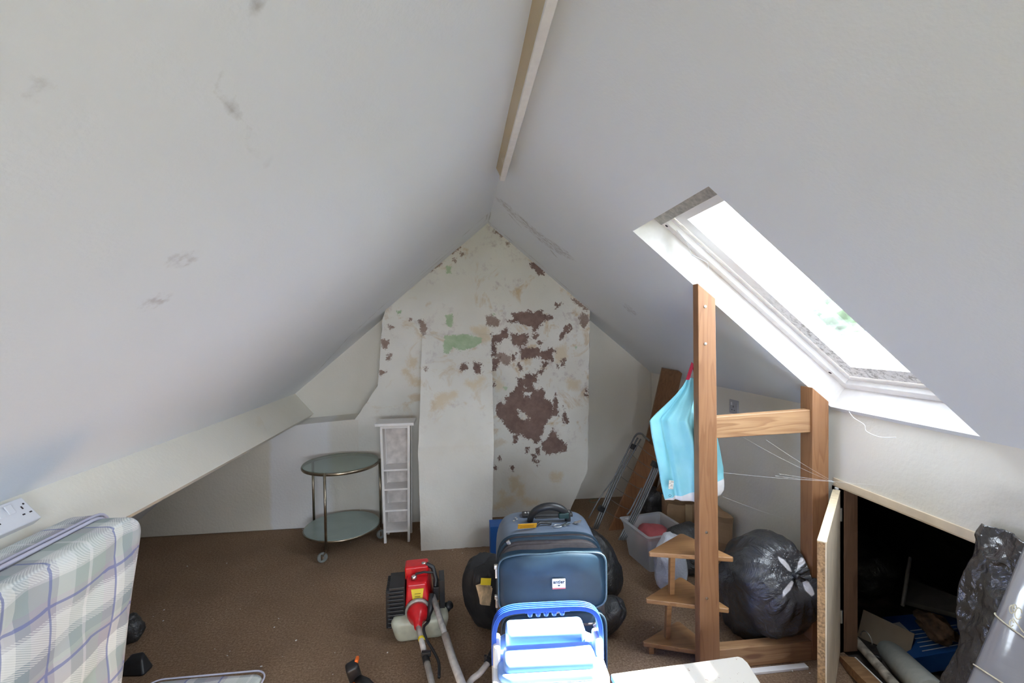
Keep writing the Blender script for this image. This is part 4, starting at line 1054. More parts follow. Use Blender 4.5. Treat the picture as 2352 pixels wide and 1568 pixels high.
def smooth_pts(P_, n_=6):
    out = []
    for i in range(len(P_)-1):
        a = P_[max(0, i-1)]; b_ = P_[i]; c = P_[i+1]; d = P_[min(len(P_)-1, i+2)]
        for k in range(n_):
            t_ = k/n_; out.append(0.5*((2*b_)+(-a+c)*t_+(2*a-5*b_+4*c-d)*t_*t_+(-a+3*b_-3*c+d)*t_**3))
    out.append(P_[-1]); return out
g.tube(smooth_pts([Vector(p) for p in cb]), .0065, 8); g.build('throttle_cable', M['blackp'], root, smooth=True)
g = MB(); g.tube([E0 @ Vector((.062, -.055, .19)), E0 @ Vector((.058, -.085, .14)), E0 @ Vector((.040, -.105, .095))], [.012, .016, .008], 10); g.build('cable_boot', M['blackp'], root, smooth=True)

# the second, worn shaft lying over the engine
A_ = aY(994, 1368, 2.31); B_ = aZ(1042, 1520, .07); C_ = aZ(1072, 1600, .05)
root = thing('trimmer_shaft', 'long worn grey metal shaft resting on the engine and pointing to the camera', 'shaft', (B_.x, B_.y, 0))
g = MB(); m_ = lerp(A_, B_, .62); g.tube([A_, m_], .014, 14); g.build('tube', M['shaft_d'], root, smooth=True)
g = MB(); g.tube([m_, B_, lerp(B_, C_, 1.6)], .0175, 14); g.build('sleeve', M['shaft'], root, smooth=True)
# curved cutter-head tube with spring
P_ = [Vector(aZ(1070, 1590, .03)), Vector(aZ(1082, 1562, .04)), Vector(aZ(1102, 1545, .06)), Vector(aZ(1122, 1520, .075))]
root = thing('curved_trimmer_tube', 'curved white metal tube ending in a black coil spring beside the cool box', 'tube', (P_[2].x, P_[2].y, 0))
g = MB(); g.tube(smooth_pts(P_), .0125, 12); g.build('tube', M['shaft'], root, smooth=True)
q0 = P_[-1]; q1 = Vector(aZ(1140, 1482, .10)); dq = (q1-q0); 
g = MB(); g.tube([q0-dq*.1, q0+dq*.12], .019, 14); g.box((-.006, -.006, 0), (.006, .006, .03), mat=xf(q0+Vector((-.012, 0, 0)))); g.build('collar', M['blackp'], root, bevel=.001)
g = MB(); pts = []
R3 = Vector((0, 0, 1)).rotation_difference(dq.normalized()).to_matrix()
for i in range(12*14):
    a = 2*math.pi*i/14; t_ = i/(12*14-1); pts.append(q0+dq*(.12+.95*t_)+R3 @ Vector((.014*math.cos(a), .014*math.sin(a), 0)))
g.tube(pts, .0028, 6); g.build('spring', M['blackp'], root, smooth=True)
# orange and black handle at the frame's lower edge
h0 = Vector(aZ(812, 1535, .09)); root = thing('tool_handle', 'black and orange power tool handle lying at the left of the shafts', 'tool handle', (h0.x, h0.y, 0))
g = MB(); h1 = Vector(aZ(862, 1590, .045))
V, F_ = rbox(.052, .05, .085, .013, 4); g.add(V, F_, 0, xf(h0+Vector((.0, 0, -.015)), (10, -14, 20))); g.tube([h0+Vector((.02, -.01, -.045)), lerp(h0, h1, .5)+Vector((.01, 0, -.01)), h1], [.022, .017, .019], 14)
g.build('grip', M['blackp'], root, smooth=True)
g = MB(); g.tube([h0+Vector((.006, -.025, -.05)), h0+Vector((.03, -.07, -.06)), h0+Vector((.05, -.12, -.065))], .013, 10); g.build('orange_casing', M['orange'], root, smooth=True); g = MB(); V, F_ = rbox(.014, .03, .018, .004, 3); g.add(V, F_, 0, xf(h0+Vector((.012, .012, .028)))); g.build('orange_trigger', M['orange'], root, smooth=True)

# ================================================================== MATTRESSES
plaid = m_plaid('check_ticking', (0.0, 1.0, 0.0), (1.0, 0.0, 1.0), 1.0, -1.59+.038, .177+.0+.015)
M['piping'] = simple('lilac_piping', (0.55, 0.54, 0.66), 0.7, .03, 20)
root = thing('folded_mattress', 'pale checked mattress folded double and stood on edge against the left purlin', 'mattress', (-1.12, 1.0, 0))
def slab(x0, x1, y0, y1, z0, z1, r, nm, mat, par, quilt=.008, res=.022, lean=0.0):
    bm = bmesh.new(); bmesh.ops.create_cube(bm, size=1)
    cx, cy, cz = (x0+x1)/2, (y0+y1)/2, (z0+z1)/2
    for v in bm.verts: v.co = Vector((cx+v.co.x*(x1-x0), cy+v.co.y*(y1-y0), cz+v.co.z*(z1-z0)))
    # round the plan-form corners, then the rims
    thin = min(range(3), key=lambda k: (x1-x0, y1-y0, z1-z0)[k])
    ed = [e for e in bm.edges if abs((e.verts[0].co-e.verts[1].co)[thin]) > 1e-4]
    bmesh.ops.bevel(bm, geom=ed, offset=r, segments=8, profile=.5, affect='EDGES')
    ed = [e for e in bm.edges if len(e.link_faces) == 2 and e.calc_face_angle() > .9]
    bmesh.ops.bevel(bm, geom=ed, offset=.030, segments=5, profile=.5, affect='EDGES')
    # slice big faces
    for ax_ in range(3):
        if ax_ == thin: continue
        lo_, hi_ = (x0, y0, z0)[ax_], (x1, y1, z1)[ax_]; k = lo_+res
        while k < hi_-.001:
            nrm = Vector((0, 0, 0)); nrm[ax_] = 1; co = Vector((0, 0, 0)); co[ax_] = k
            bmesh.ops.bisect_plane(bm, geom=bm.verts[:]+bm.edges[:]+bm.faces[:], plane_co=co, plane_no=nrm); k += res
    bm.normal_update()
    oth = [k for k in range(3) if k != thin]
    for v in bm.verts:
        a, b_ = v.co[oth[0]], v.co[oth[1]]
        if abs(v.normal[thin]) > .8:
            q = abs(math.sin((a+b_)*math.pi/.30))*abs(math.sin((a-b_)*math.pi/.30)); d = (q**.5-1)*quilt*1.6
            v.co[thin] += d*(1 if v.normal[thin] > 0 else -1)
        d2 = .006*nz((v.co.x*4, v.co.y*4, v.co.z*4)); v.co += v.normal*d2
    me = bpy.data.meshes.new(nm); bm.to_mesh(me); bm.free(); me.materials.append(mat)
    if thin == 0:
        for v in me.vertices: shear(v.co)
    for p in me.polygons: p.use_smooth = True
    o = bpy.data.objects.new(nm, me); COL.objects.link(o); put(o, par) if par else None; return o
MX = -1.0
def shear(p):
    d = p.z-.95; p.x -= -.075*d*(p.z > 0); p.y += .11*d; p.x = p.x
    return p
fr = slab(MX-.115, MX, .15, 1.585, 0.005, .950, .075, 'front_half', plaid, root)
re_ = slab(MX-.225, MX-.117, .15, 1.620, 0.005, .950, .075, 'rear_half', plaid, root)
def loop(x, y0, y1, z0, z1, r):
    pts = []
    for cy, cz, a0 in ((y1-r, z1-r, 0), (y0+r, z1-r, 90), (y0+r, z0+r, 180), (y1-r, z0+r, 270)):
        for k in range(7): a = math.radians(a0+15*k); pts.append(shear(Vector((x, cy+r*math.cos(a), cz+r*math.sin(a)))))
    pts.append(pts[0]); return pts
g = MB(); g.tube(loop(MX-.108, .15, 1.587, .005, .952, .075), .0055, 8, cap=False); g.build('piping', M['piping'], fr, smooth=True)
g = MB(); g.tube(loop(MX-.130, .15, 1.622, .005, .952, .075), .005, 8, cap=False); g.build('piping', M['piping'], re_, smooth=True)
plaid2 = m_plaid('check_ticking_pad', (1.0, 0.0, 0.0), (0.0, 1.0, 0.0))
root = thing('mattress_pad', 'small checked mattress pad lying flat on the carpet at the foot of the folded mattress', 'mattress', (-1.04, 1.85, 0))
o = slab(-1.27, -.815, 1.70, 1.995, .002, .12, .055, 'pad', plaid2, root, .004)
g = MB()
def hloop(z, x0, x1, y0, y1, r):
    pts = []
    for cx, cy, a0 in ((x1-r, y1-r, 0), (x0+r, y1-r, 90), (x0+r, y0+r, 180), (x1-r, y0+r, 270)):
        for k in range(7): a = math.radians(a0+15*k); pts.append(Vector((cx+r*math.cos(a), cy+r*math.sin(a), z)))
    pts.append(pts[0]); return pts
g.tube(hloop(.112, -1.27, -.813, 1.70, 1.997, .055), .0035, 8, cap=False); g.build('piping', M['piping'], o, smooth=True)
# black plastic scraps + paper
def lump(name, c, r, seed, mat, label, cat, fold=.25, group=None, n_=3, parent=None):
    bm = bmesh.new(); bmesh.ops.create_icosphere(bm, subdivisions=n_, radius=1)
    for v in bm.verts:
        d = v.co.normalized(); k = 1+fold*nz(d*1.7+Vector((seed, 0, 0)))+fold*.5*abs(nz(d*4+Vector((0, seed, 0))))
        p = Vector((d.x*r[0], d.y*r[1], d.z*r[2]))*k; p += Vector(c); p.z = max(p.z, .001) if c[2] < .6 else p.z
        v.co = p
    me = bpy.data.meshes.new(name); bm.to_mesh(me); bm.free(); me.materials.append(mat)
    for p in me.polygons: p.use_smooth = True
    o = bpy.data.objects.new(name, me); COL.objects.link(o)
    if parent: put(o, parent)
    else: tag(o, label, cat, group)
    return o
c = aZ(312, 1528, .035); 
g = MB(); g.hexa([Vector(c)+Vector(p) for p in [(-.06, -.02, -.035), (.05, -.03, -.035), (.055, .04, -.035), (-.055, .05, -.035), (-.05, -.01, .02), (.028, .0, .028), (.012, .035, .045), (-.045, .045, .03)]])
tag(g.build('black_plastic_foot', M['blackp'], bevel=.012, seg=3), 'glossy black plastic block on the carpet nearest the mattress foot', 'plastic block')
c = aZ(300, 1448, .05); lump('black_bundle', c, (.05, .05, .07), 4, M['bin'], 'small black crumpled bundle half hidden behind the upright mattress edge', 'bundle', .3)
a = aZ(298, 1572, .004); g = MB(); g.box((-.10, -.06, 0), (.05, .035, .003), mat=xf((-1.22, 1.985, .001), (0, 0, 12)))
tag(g.build('paper_sheet', simple('pale_blue_paper', (0.52, 0.66, 0.74), .6)), 'pale blue sheet of paper on the carpet beyond the mattress pad', 'paper')

# ================================================================== SOCKETS
sc_ = aX(40, 1193, -1.31)
n_p = Vector((0.763, 0, 0.647)); dn = pd
# socket lies on the purlin band: base vectors along y, down the band, outward normal
def band_pt(px_, py__):
    v = ray(px_, py__); k = n_p.dot(pA); t_ = (k-n_p.dot(CAM))/n_p.dot(v); return CAM+v*t_
s_c = band_pt(-2, 1204)
Bm = Matrix((Vector((0, 1, 0)), -pd, n_p)).transposed().to_4x4(); Bm.translation = s_c+n_p*0.002
root = thing('double_socket', 'white double power socket with switches on the left purlin above the mattress', 'socket', tuple(s_c))
g = MB(); V, F_ = rbox(.146, .086, .032, .004, 3); g.add(V, F_, 0, Bm @ Matrix.Translation((0, 0, .016))); g.build('housing', M['white_p'], root, smooth=False)
for sx in (-1, 1):
    g = MB(); g.box((-.010, -.006, 0), (.010, .024, .004), mat=Bm @ xf((sx*.014, .008, .031), (7, 0, 0))); g.build('switch', M['white_p'], root, bevel=.0015)
    g = MB()
    for (x, y, w_, h_) in ((0, .010, .0022, .005), (-.011, -.012, .004, .0022), (.011, -.012, .004, .0022)): g.box((x+sx*.048-w_, y-h_, .0318), (x+sx*.048+w_, y+h_, .0326), mat=Bm)
    g.lathe([(.003, .0318), (.003, .0328), (0, .033)], 8, mat=Bm @ Matrix.Translation((sx*.06, .02, 0)))
    g.build('pin_hole', M['hole'], root)
s2 = aX(1688, 934, KX)
root = thing('wall_socket', 'small pale grey socket on the knee wall seen above the pine header', 'socket', tuple(s2))
g = MB(); g.box((KX-.012, s2.y-.043, s2.z-.043), (KX, s2.y+.043, s2.z+.043)); g.build('housing', M['grey_p'], root, bevel=.003)
g = MB(); g.box((KX-.0145, s2.y+.008, s2.z+.010), (KX-.012, s2.y+.022, s2.z+.03)); g.build('switch', M['white_p'], root, bevel=.001)
g = MB(); g.box((KX-.0128, s2.y-.004, s2.z-.004), (KX-.012, s2.y+.002, s2.z+.008)); g.box((KX-.0128, s2.y-.018, s2.z-.022), (KX-.012, s2.y-.008, s2.z-.018)); g.box((KX-.0128, s2.y+.008, s2.z-.022), (KX-.012, s2.y+.018, s2.z-.018)); g.build('pin_hole', M['hole'], root)

# ================================================================== BIN BAGS
def binbag(name, c, axis, rad, length, seed, mat, label, folds=22, sharp=2.0, floor=0.0, tears=None, squash=1.0, nu=160, nv=90):
    """a tied sack: radial pleats gather to a knot at the +axis pole"""
    axis = Vector(axis).normalized(); Rm = Vector((0, 0, 1)).rotation_difference(axis).to_matrix(); c = Vector(c)
    V = []; tear = []
    for j in range(nv):
        t_ = j/(nv-1); th = math.pi*t_        # 0 = knot pole
        for i in range(nu):
            ph = 2*math.pi*i/nu
            near = max(0.0, 1-t_*2.6)
            pl = math.sin(ph*folds+1.5*nz((math.cos(ph)*2+seed, math.sin(ph)*2, t_*1.5))*3)
            pl2 = 0.5*math.sin(ph*folds*2.3+seed)
            r = math.sin(th)**(0.72 if t_ < .5 else .62)
            lump_ = 1+.12*nz((math.cos(ph)*1.3+seed, math.sin(ph)*1.3, t_*2.4))+.05*nz((math.cos(ph)*3.5, math.sin(ph)*3.5+seed, t_*6))
            r *= lump_*(1+.075*(pl+pl2)*near**sharp)
            crease = abs(nz((math.cos(ph)*3.2+seed, math.sin(ph)*3.2, t_*7+seed)))
            r *= 1-.05*crease
            r *= 1+.045*facet(ph*2.6, t_*8+ph, seed)+.016*facet(ph*7, t_*22, seed+3)
            hz = math.cos(th)*length*(1+.04*nz((ph, t_, seed)))
            if t_ < .12: hz -= (.12-t_)/.12*length*.10     # dimple round the knot
            p = Rm @ Vector((rad*r*math.cos(ph), rad*r*math.sin(ph)*squash, hz))+c
            if p.z < floor+.004: p.z = floor+.004+(p.z-floor)*.02
            V.append(p)
    F_ = [(j*nu+i, (j+1)*nu+i, (j+1)*nu+(i+1) % nu, j*nu+(i+1) % nu) for j in range(nv-1) for i in range(nu)]
    return V, F_, Rm, c
# big one behind the frame
bc = Vector(aY(1764, 1338, 2.09)); bax = tuple((Vector(aY(1826, 1322, 1.90))-bc).normalized())
V, F_, Rm, _ = binbag('b', bc, bax, .228, .255, 3.1, None, '', 17, 1.6)
def slump(p):          # sags to the carpet behind, rests on the floor rail and bulges past the stud
    p = Vector(p); k = max(0, min(1, (p.y-1.99)/.14)); p.z = bc.z-(bc.z-p.z)*(1+.75*k) if p.z < bc.z else p.z
    if p.y < 1.975: p.z = max(p.z, .094+.02*(p.y < 1.89))
    if p.y > 1.885 and p.x > 1.548: p.x = 1.548+.02*max(0, p.y-1.98)
    p.x = min(p.x, 1.70); p.z = max(p.z, .004); return p
V = [slump(p) for p in V]
root = thing('bin_bag', 'large stuffed black bin bag tied in a knot behind the pine floor rail', 'bin bag', (bc.x, bc.y, 0))
g = MB(); g.add(V, F_); o = g.build('sack', M['binT'], root, smooth=True)
kp = bc+Vector(bax).normalized()*.235
tr = []
TE = [((1372, 3), None)]
tear_px = [[(1453,482),(1500,510),(1540,550),(1566,605),(1548,602),(1500,550),(1462,505)], [(1650,492),(1688,505),(1675,540),(1618,588),(1630,535)],
           [(1572,690),(1585,700),(1558,760),(1495,830),(1500,775),(1535,730)], [(1665,700),(1705,690),(1745,745),(1762,805),(1740,818),(1690,770)], [(1312,188),(1388,180),(1370,250),(1352,245)]]
tear_px = [[(1400+x/3.752, 1150+y/3.752) for x, y in p] for p in tear_px]
# tears are laid out on the plane through the sack's near side, then carried onto its skin
uu = Vector((1, 0, 0)); 
def prj(p):
    v = RB.transposed() @ (Vector(p)-CAM); return (IW/2+F_PX*v.x/-v.z, IH/2-F_PX*v.y/-v.z)
PP = np.array([prj(v) for v in V]); facing = np.array([(Vector(v)-bc).dot(Vector((-.3, -1, .2))) > 0 for v in V])
sd_ = seg_sdf(PP, tear_px)*0.0018+np.array([.002*nz(v, 60) for v in V]); sd_[~facing] = .5
attr(o, 'tear', np.clip(sd_, -.1, .5))
g = MB(); kk = Vector(bax).normalized()
g.lathe([(0, -.02), (.012, -.015), (.010, .0), (.014, .012), (.008, .022), (0, .03)], 12, mat=Matrix.Translation(kp-kk*.015) @ Rm.to_4x4())
for (dx, dy, dz) in ((.05, -.02, .03), (.045, -.01, -.015), (-.02, -.03, .012)):
    g.tube([kp, kp+Vector((dx*.5, dy, dz)), kp+Vector((dx, dy*1.2, dz*1.2))], [.008, .011, .004], 8)
g.build('knot', M['bin'], root, smooth=True)
# lower dark bag behind the corner shelf
V, F_, Rm, _ = binbag('b', (1.40, 2.74, .13), (-.2, .5, .8), .135, .15, 8.2, None, '', 14, nu=110, nv=60)
g = MB(); g.add(V, F_); tag(g.build('bin_bag', M['bin'], smooth=True), 'dark black bin bag slumped on the carpet left of the large knotted bag', 'bin bag')
# bag right of the suitcase, bag left of the suitcase
V, F_, Rm, _ = binbag('b', (0.735, 2.60, .155), (-.45, .25, .8), .15, .215, 5.5, None, '', 15, nu=110, nv=60)
g = MB(); g.add(V, F_); tag(g.build('bin_bag', M['bin'], smooth=True), 'black bin bag showing to the right of the suitcase near the clothes airer', 'bin bag')
V, F_, Rm, _ = binbag('b', (.68, 2.20, .085), (.6, -.3, .6), .075, .13, 1.5, None, '', 9, nu=80, nv=40)
g = MB(); g.add(V, F_); tag(g.build('bin_bag', M['bin'], smooth=True), 'small black plastic bag tucked low against the right side of the suitcase', 'bin bag')
V, F_, Rm, _ = binbag('b', (0.135, 2.37, .16), (-.2, -.3, .9), .14, .21, 11.5, None, '', 12, nu=110, nv=60)
g = MB(); g.add(V, F_); tag(g.build('bin_bag', simple('charcoal_cloth', (.020, .020, .022), .7, .2, 9, .4, 25, .01), smooth=True), 'charcoal open bag holding papers at the left side of the suitcase', 'bag')
pc = Vector((.088, 2.20, .265)); root = thing('paper_bundle', 'cream and yellow papers poking from the charcoal bag left of the suitcase', 'papers', tuple(pc))
g = MB()
for k in range(5): g.box((-.026, -.004, -.045), (.03, -.002, .03), mat=xf(pc+Vector((.004*k, -.005*k, -.003*k)), (-15, 10*k-15, 8*k)))
g.build('sheet', simple('cream_paper', (0.62, 0.47, 0.30), .7, .15, 40), root)
g = MB(); g.box((-.02, -.003, 0), (.03, .0, .03), mat=xf(pc+Vector((0.008, -.012, .03)), (-15, 10, 8))); g.build('yellow_sheet', M['yellow'], root)
g = MB(); bz0 = aY(1124, 1208, 2.9); q_ = aY(1126, 1210, 3.02); g.box((q_.x, 3.02, 0), (q_.x+.20, 3.14, q_.z)); tag(g.build('blue_carton', M['box_blue'], bevel=.002), 'blue carton edge standing behind the suitcase against the chimney foot', 'carton')

# ================================================================== CORNER SHELF (three triangular tiers)
root = thing('corner_shelf', 'varnished pine corner stand with three triangular shelves behind the pine post', 'shelf', (1.0, 2.05, 0))
tiers = []
def tri(pl, pr, pb, z, nm='shelf'):
    a = aZ(*pl, z); b_ = aZ(*pr, z); c = aZ(*pb, z); return Vector(a), Vector(b_), Vector(c)
def pcent(p, q, t_): return p+(q-p)*t_
specs = [((1486, 1268), (1690, 1281), (1565, 1223), .50), ((1479, 1375), (1680, 1399), (1563, 1323), .275), ((1472, 1474), (1655, 1502), (1558, 1424), .055)]
for pl, pr, pb, z in specs:
    a, b_, c = tri(pl, pr, pb, z)
    def cut(p, q, r_): return [p+(q-p).normalized()*.012, p+(r_-p).normalized()*.012]
    pol = cut(a, c, b_)+cut(b_, a, c)+cut(c, b_, a)
    g = MB(); g.prism([p-Vector((0, 0, .020)) for p in pol], (0, 0, .020)); g.build('shelf', M['pineS'], root, bevel=.003)
    tiers.append((a, b_, c))
for k in range(2):
    up_ = pcent(pcent(tiers[k][0], tiers[k][1], .27), tiers[k][2], .12); dn_ = pcent(pcent(tiers[k+1][0], tiers[k+1][1], .27), tiers[k+1][2], .30)
    dn_ = Vector((dn_.x, dn_.y, tiers[k+1][0].z)); up_ = Vector((up_.x, up_.y, tiers[k][0].z-.02))
    g = MB(); h_ = .0115
    g.hexa([dn_+Vector((-h_, -h_, 0)), dn_+Vector((h_, -h_, 0)), dn_+Vector((h_, h_, 0)), dn_+Vector((-h_, h_, 0)), up_+Vector((-h_, -h_, 0)), up_+Vector((h_, -h_, 0)), up_+Vector((h_, h_, 0)), up_+Vector((-h_, h_, 0))])
    g.build('support', M['pineS'], root, bevel=.002)
for p in tiers[2]:
    q = pcent(p, sum(tiers[2], Vector())/3, .25); g = MB(); g.box((q.x-.012, q.y-.012, 0.0), (q.x+.012, q.y+.012, .036)); g.build('foot', M['pineS'], root, bevel=.002)

# ================================================================== TURQUOISE GIFT BAG hung behind the post
GY = 2.03
rows = [(868, 1577, 1600, .010), (885, 1566, 1608, .025), (905, 1548, 1615, .04), (930, 1520, 1622, .055), (950, 1497, 1628, .065), (962, 1485, 1632, .07), (1000, 1489, 1645, .075), (1040, 1497, 1655, .08), (1080, 1505, 1662, .085), (1110, 1511, 1663, .085), (1130, 1516, 1660, .085), (1142, 1520, 1652, .08)]
root = thing('gift_bag', 'turquoise gift bag with white base hanging from a nail on the pine post', 'bag', tuple(aY(1590, 850, GY)))
def bag_fn(u, v):
    yy = 868+(1142-868)*v; L = float(np.interp(yy, [r[0] for r in rows], [r[1] for r in rows])); Rr = float(np.interp(yy, [r[0] for r in rows], [r[2] for r in rows])); dp = float(np.interp(yy, [r[0] for r in rows], [r[3] for r in rows]))
    pl = aY(L, yy, GY); pr = aY(Rr, yy, GY); z = pl.z; xm, hw = (pl.x+pr.x)/2, (pr.x-pl.x)/2
    # four-sided outline with folded gussets
    a = u*4; s_ = a % 1; k = int(a) % 4
    foldd = .35*v
    if k == 0: x, y = -1+1.24*s_, -dp*(.4+.6*s_)          # left face towards camera
    elif k == 1: x, y = .24+.76*s_, -dp*(1-.9*s_)
    elif k == 2: x, y = 1-1.24*s_, dp*(.1+.9*s_)
    else: x, y = -.24-.76*s_, dp*(1-1.4*s_)
    wr = .004*nz((x*6, z*14, k*3))+.010*nz((x*2.5+4, z*4, k))*(v > .05)+.010*facet(x*3+z*2, z*9, k+1.0)*min(1, v*4)+(.020*math.exp(-((s_-.30)/.05)**2)-.030*math.exp(-((s_-.78)/.10)**2) if k == 0 else 0)
    zz = z+.10*hw*0
    return Vector((xm+x*hw, GY+y+wr, zz))
g = MB(); NU, NV = 96, 70
g.grid(bag_fn, NU, NV, closed_u=True); g.f.append(tuple(range((NV-1)*NU, NV*NU))); g.mi.append(0)
ob = g.build('bag_body', M['gift'], root, smooth=True)
wv_ = []; pv_ = []
for v in g.v:
    p = Vector(v); X_, Z_ = p.x, p.z
    line_ = float(np.interp(X_, [aY(1500, 1100, GY).x, aY(1522, 1140, GY).x, aY(1555, 1128, GY).x, aY(1600, 1105, GY).x, aY(1665, 1096, GY).x], [aY(1500, 1142, GY).z, aY(1522, 1140, GY).z, aY(1555, 1128, GY).z, aY(1600, 1105, GY).z, aY(1665, 1096, GY).z]))
    wv_.append(min(1, max(0, .5+(line_-Z_)*60)))
    c0_ = aY(1592, 1000, GY); e = 1-((X_-c0_.x)/.030)**2-((Z_-c0_.z+.03)/.17)**2
    pv_.append(min(1, max(0, .5+e)) if p.y < GY else 0)
attr(ob, 'white', wv_); attr(ob, 'print', pv_)
g = MB(); c = aY(1540, 1112, GY-.085); g.box((-.010, -.001, -.019), (.010, .001, .019), mat=xf(c+Vector((0, -.006, 0)), (0, 5, -18))); g.build('barcode_label', simple('grey_label', (0.55, 0.52, 0.45), .6, .25, 150), root)
g = MB(); c = aY(1538, 1137, GY-.062); g.tube([c+Vector((.006*math.cos(a), -.004, .0045*math.sin(a))) for a in np.linspace(0, 6.283, 15)], .0008, 5, cap=False); g.build('printed_mark', M['ink'], root)
nail = aY(1594, 832, 1.94)
g = MB(); a0 = aY(1579, 872, GY-.01); 
g.add([nail+Vector((-.006, .01, 0)), nail+Vector((.006, .01, -.01)), a0+Vector((.010, 0, 0)), a0+Vector((-.008, 0, 0))], [(0, 1, 2, 3)])
a1 = aY(1600, 872, GY+.02); g.add([nail+Vector((-.006, .012, 0)), nail+Vector((.006, .012, -.01)), a1+Vector((.010, 0, 0)), a1+Vector((-.008, 0, 0))], [(0, 1, 2, 3)])
o = g.build('ribbon_handle', M['ribbon'], root); o.modifiers.new('s', 'SOLIDIFY').thickness = .002
g = MB(); g.tube([(1.045, PY+PD-.01, nail.z), (1.045, 1.965, nail.z+.006)], .0022, 8); tag(g.build('nail', M['steel']), 'steel nail on the back of the pine post that the gift bag hangs from', 'nail')

# ================================================================== FAR RIGHT CORNER: boards, airer, boxes
def plank(name, topL, topR, botL, botR, yt, yb, th, mat, label, xfix=None):
    a = aY(*topL, yt); b_ = aY(*topR, yt+.0); c = aY(*botR, yb); d = aY(*botL, yb)
    g = MB(); n_ = (b_-a).cross(d-a).normalized(); n_ = n_ if n_.y > 0 else -n_
    g.prism([a, b_, c, d], n_*th); return tag(g.build(name, mat, bevel=.002), label, 'board')
plank('veneer_board', (1521, 846), (1568, 854), (1452, 1152), (1500, 1160), 3.30, 3.80, .018, M['veneer'], 'brown veneered board leaning up to the ceiling behind the turquoise bag')
plank('pine_board', (1485, 1012), (1530, 1048), (1398, 1222), (1446, 1232), 3.50, 3.34, .018, m_pine('orange_brown_board', 2, (0.27, 0.115, 0.045), (0.17, 0.07, 0.025), False, .5), 'orange brown board leaning between the two halves of the clothes airer')
plank('dark_batten', (1552, 1060), (1566, 1064), (1462, 1206), (1478, 1210), 3.45, 3.50, .03, M['veneer'], 'narrow dark timber batten leaning behind the right side of the airer')
root = thing('clothes_airer', 'folded grey metal clothes airer leaning in the far right corner', 'clothes airer', tuple(aZ(1390, 1245)))
def rail(pts, r=.007, nm='tube', mat=None, par=None):
    g = MB(); g.tube(smooth_pts([Vector(p) for p in pts], 5), r, 8); return g.build(nm, mat or M['airer'], par or root, smooth=True)
def L3(p, y): return aY(p[0], p[1], y)
for k, dx in enumerate((0, 7, 14)):
    rail([L3((1458+dx, 1002+3*k), 3.40-.01*k), L3((1410+dx*.8, 1100), 3.33-.01*k), L3((1362+dx*.7, 1215), 3.27-.01*k)], .0065)
rail([L3((1458, 1003), 3.40), L3((1464, 996), 3.40), L3((1474, 996), 3.39), L3((1480, 1002), 3.39), L3((1492, 1012), 3.36)], .008)
for k, dx in enumerate((0, 7, 13, 19)):
    rail([L3((1502+dx, 1068-4*k), 3.08-.01*k), L3((1462+dx*.8, 1158), 3.02-.01*k), L3((1421+dx*.7, 1240), 2.98-.01*k)], .0060)
rail([L3((1474, 1120), 3.02), L3((1450, 1168), 3.0), L3((1440, 1182), 3.0)], .0055)
rail([L3((1415, 1092), 3.32), L3((1380, 1140), 3.29), L3((1352, 1190), 3.27)], .0045)
for i in range(7):
    t_ = i/6; a = lerp(Vector(L3((1462, 1018), 3.40)), Vector(L3((1385, 1170), 3.30)), t_); b_ = lerp(Vector(L3((1520, 1060), 3.08)), Vector(L3((1450, 1200), 3.0)), t_)
    rail([a, lerp(a, b_, .5)+Vector((0, 0, -.012)), b_], .0016, 'drying_wire')
for p, y in (((1455, 1026), 3.38), ((1381, 1168), 3.27), ((1504, 1066), 3.06)):
    c = L3(p, y); g = MB(); g.box((-.022, -.018, -.020), (.022, .018, .020), mat=xf(c, (0, 25, 0))); g.build('bracket', M['blackp'], root, bevel=.004)
g = MB(); c = L3((1364, 1149), 3.75)
g.tube([c+Vector((.038*math.cos(a), .0, .016*math.sin(a))) for a in np.linspace(0, 6.283, 25)], .004, 6, cap=False)
g.v = [tuple(v) for v in g.v]; tag(g.build('cable_loop', simple('dull_green_wire', (0.16, 0.16, 0.10), .6), smooth=True), 'small loop of stiff wire against the far wall right of the chimney', 'wire loop')
# tub with red contents, white carrier bag, boxes
def opentub(name, c, w0, d0, w1, d1, h, mtx, label):
    root = thing(name, label, 'box', c)
    g = MB(); V = []
    def q(w_, d, z, r=.02):
        P_ = []
        for cx, cy, a0 in ((w_-r, d-r, 0), (-(w_-r), d-r, 90), (-(w_-r), -(d-r), 180), (w_-r, -(d-r), 270)):
            for k in range(4): a = math.radians(a0+30*k); P_.append(mtx @ Vector((cx+r*math.cos(a), cy+r*math.sin(a), z)))
        return P_
    for w_, d, z in ((w0, d0, .002), (w0+(w1-w0)*.9, d0+(d1-d0)*.9, h*.9), (w1, d1, h*.9), (w1+.012, d1+.012, h), (w1-.012, d1-.012, h), (w0-.01, d0-.01, .008)): V += q(w_, d, z)
    n_ = 16; g.add(V, [(j*n_+i, j*n_+(i+1) % n_, (j+1)*n_+(i+1) % n_, (j+1)*n_+i) for j in range(5) for i in range(n_)]+[tuple(range(n_))[::-1], tuple(range(5*n_, 6*n_))]); g.build('tub', M['tub'], root, smooth=False)
    return root
_p = aY(1506, 1225, 2.85); tm = xf((_p.x, 2.87, 0), (0, 0, 10)); root = opentub('plastic_tub', (_p.x, 2.87, 0), .12, .13, .15, .165, .235, tm, 'cloudy plastic storage tub with red cloth inside behind the corner shelf')
lump('red_cloth', (_p.x+.01, 2.90, .135), (.11, .12, .085), 2, M['pinkred'], '', '', .2, parent=root)
root = thing('carrier_bag', 'white plastic carrier bag slumped in front of the cloudy tub', 'carrier bag', (1.17, 2.52, 0))
_p = aY(1540, 1280, 2.50); lump('bag_film', (_p.x, 2.50, .17), (.095, .07, .165), 6, M['white_bag'], '', '', .22, n_=4, parent=root)
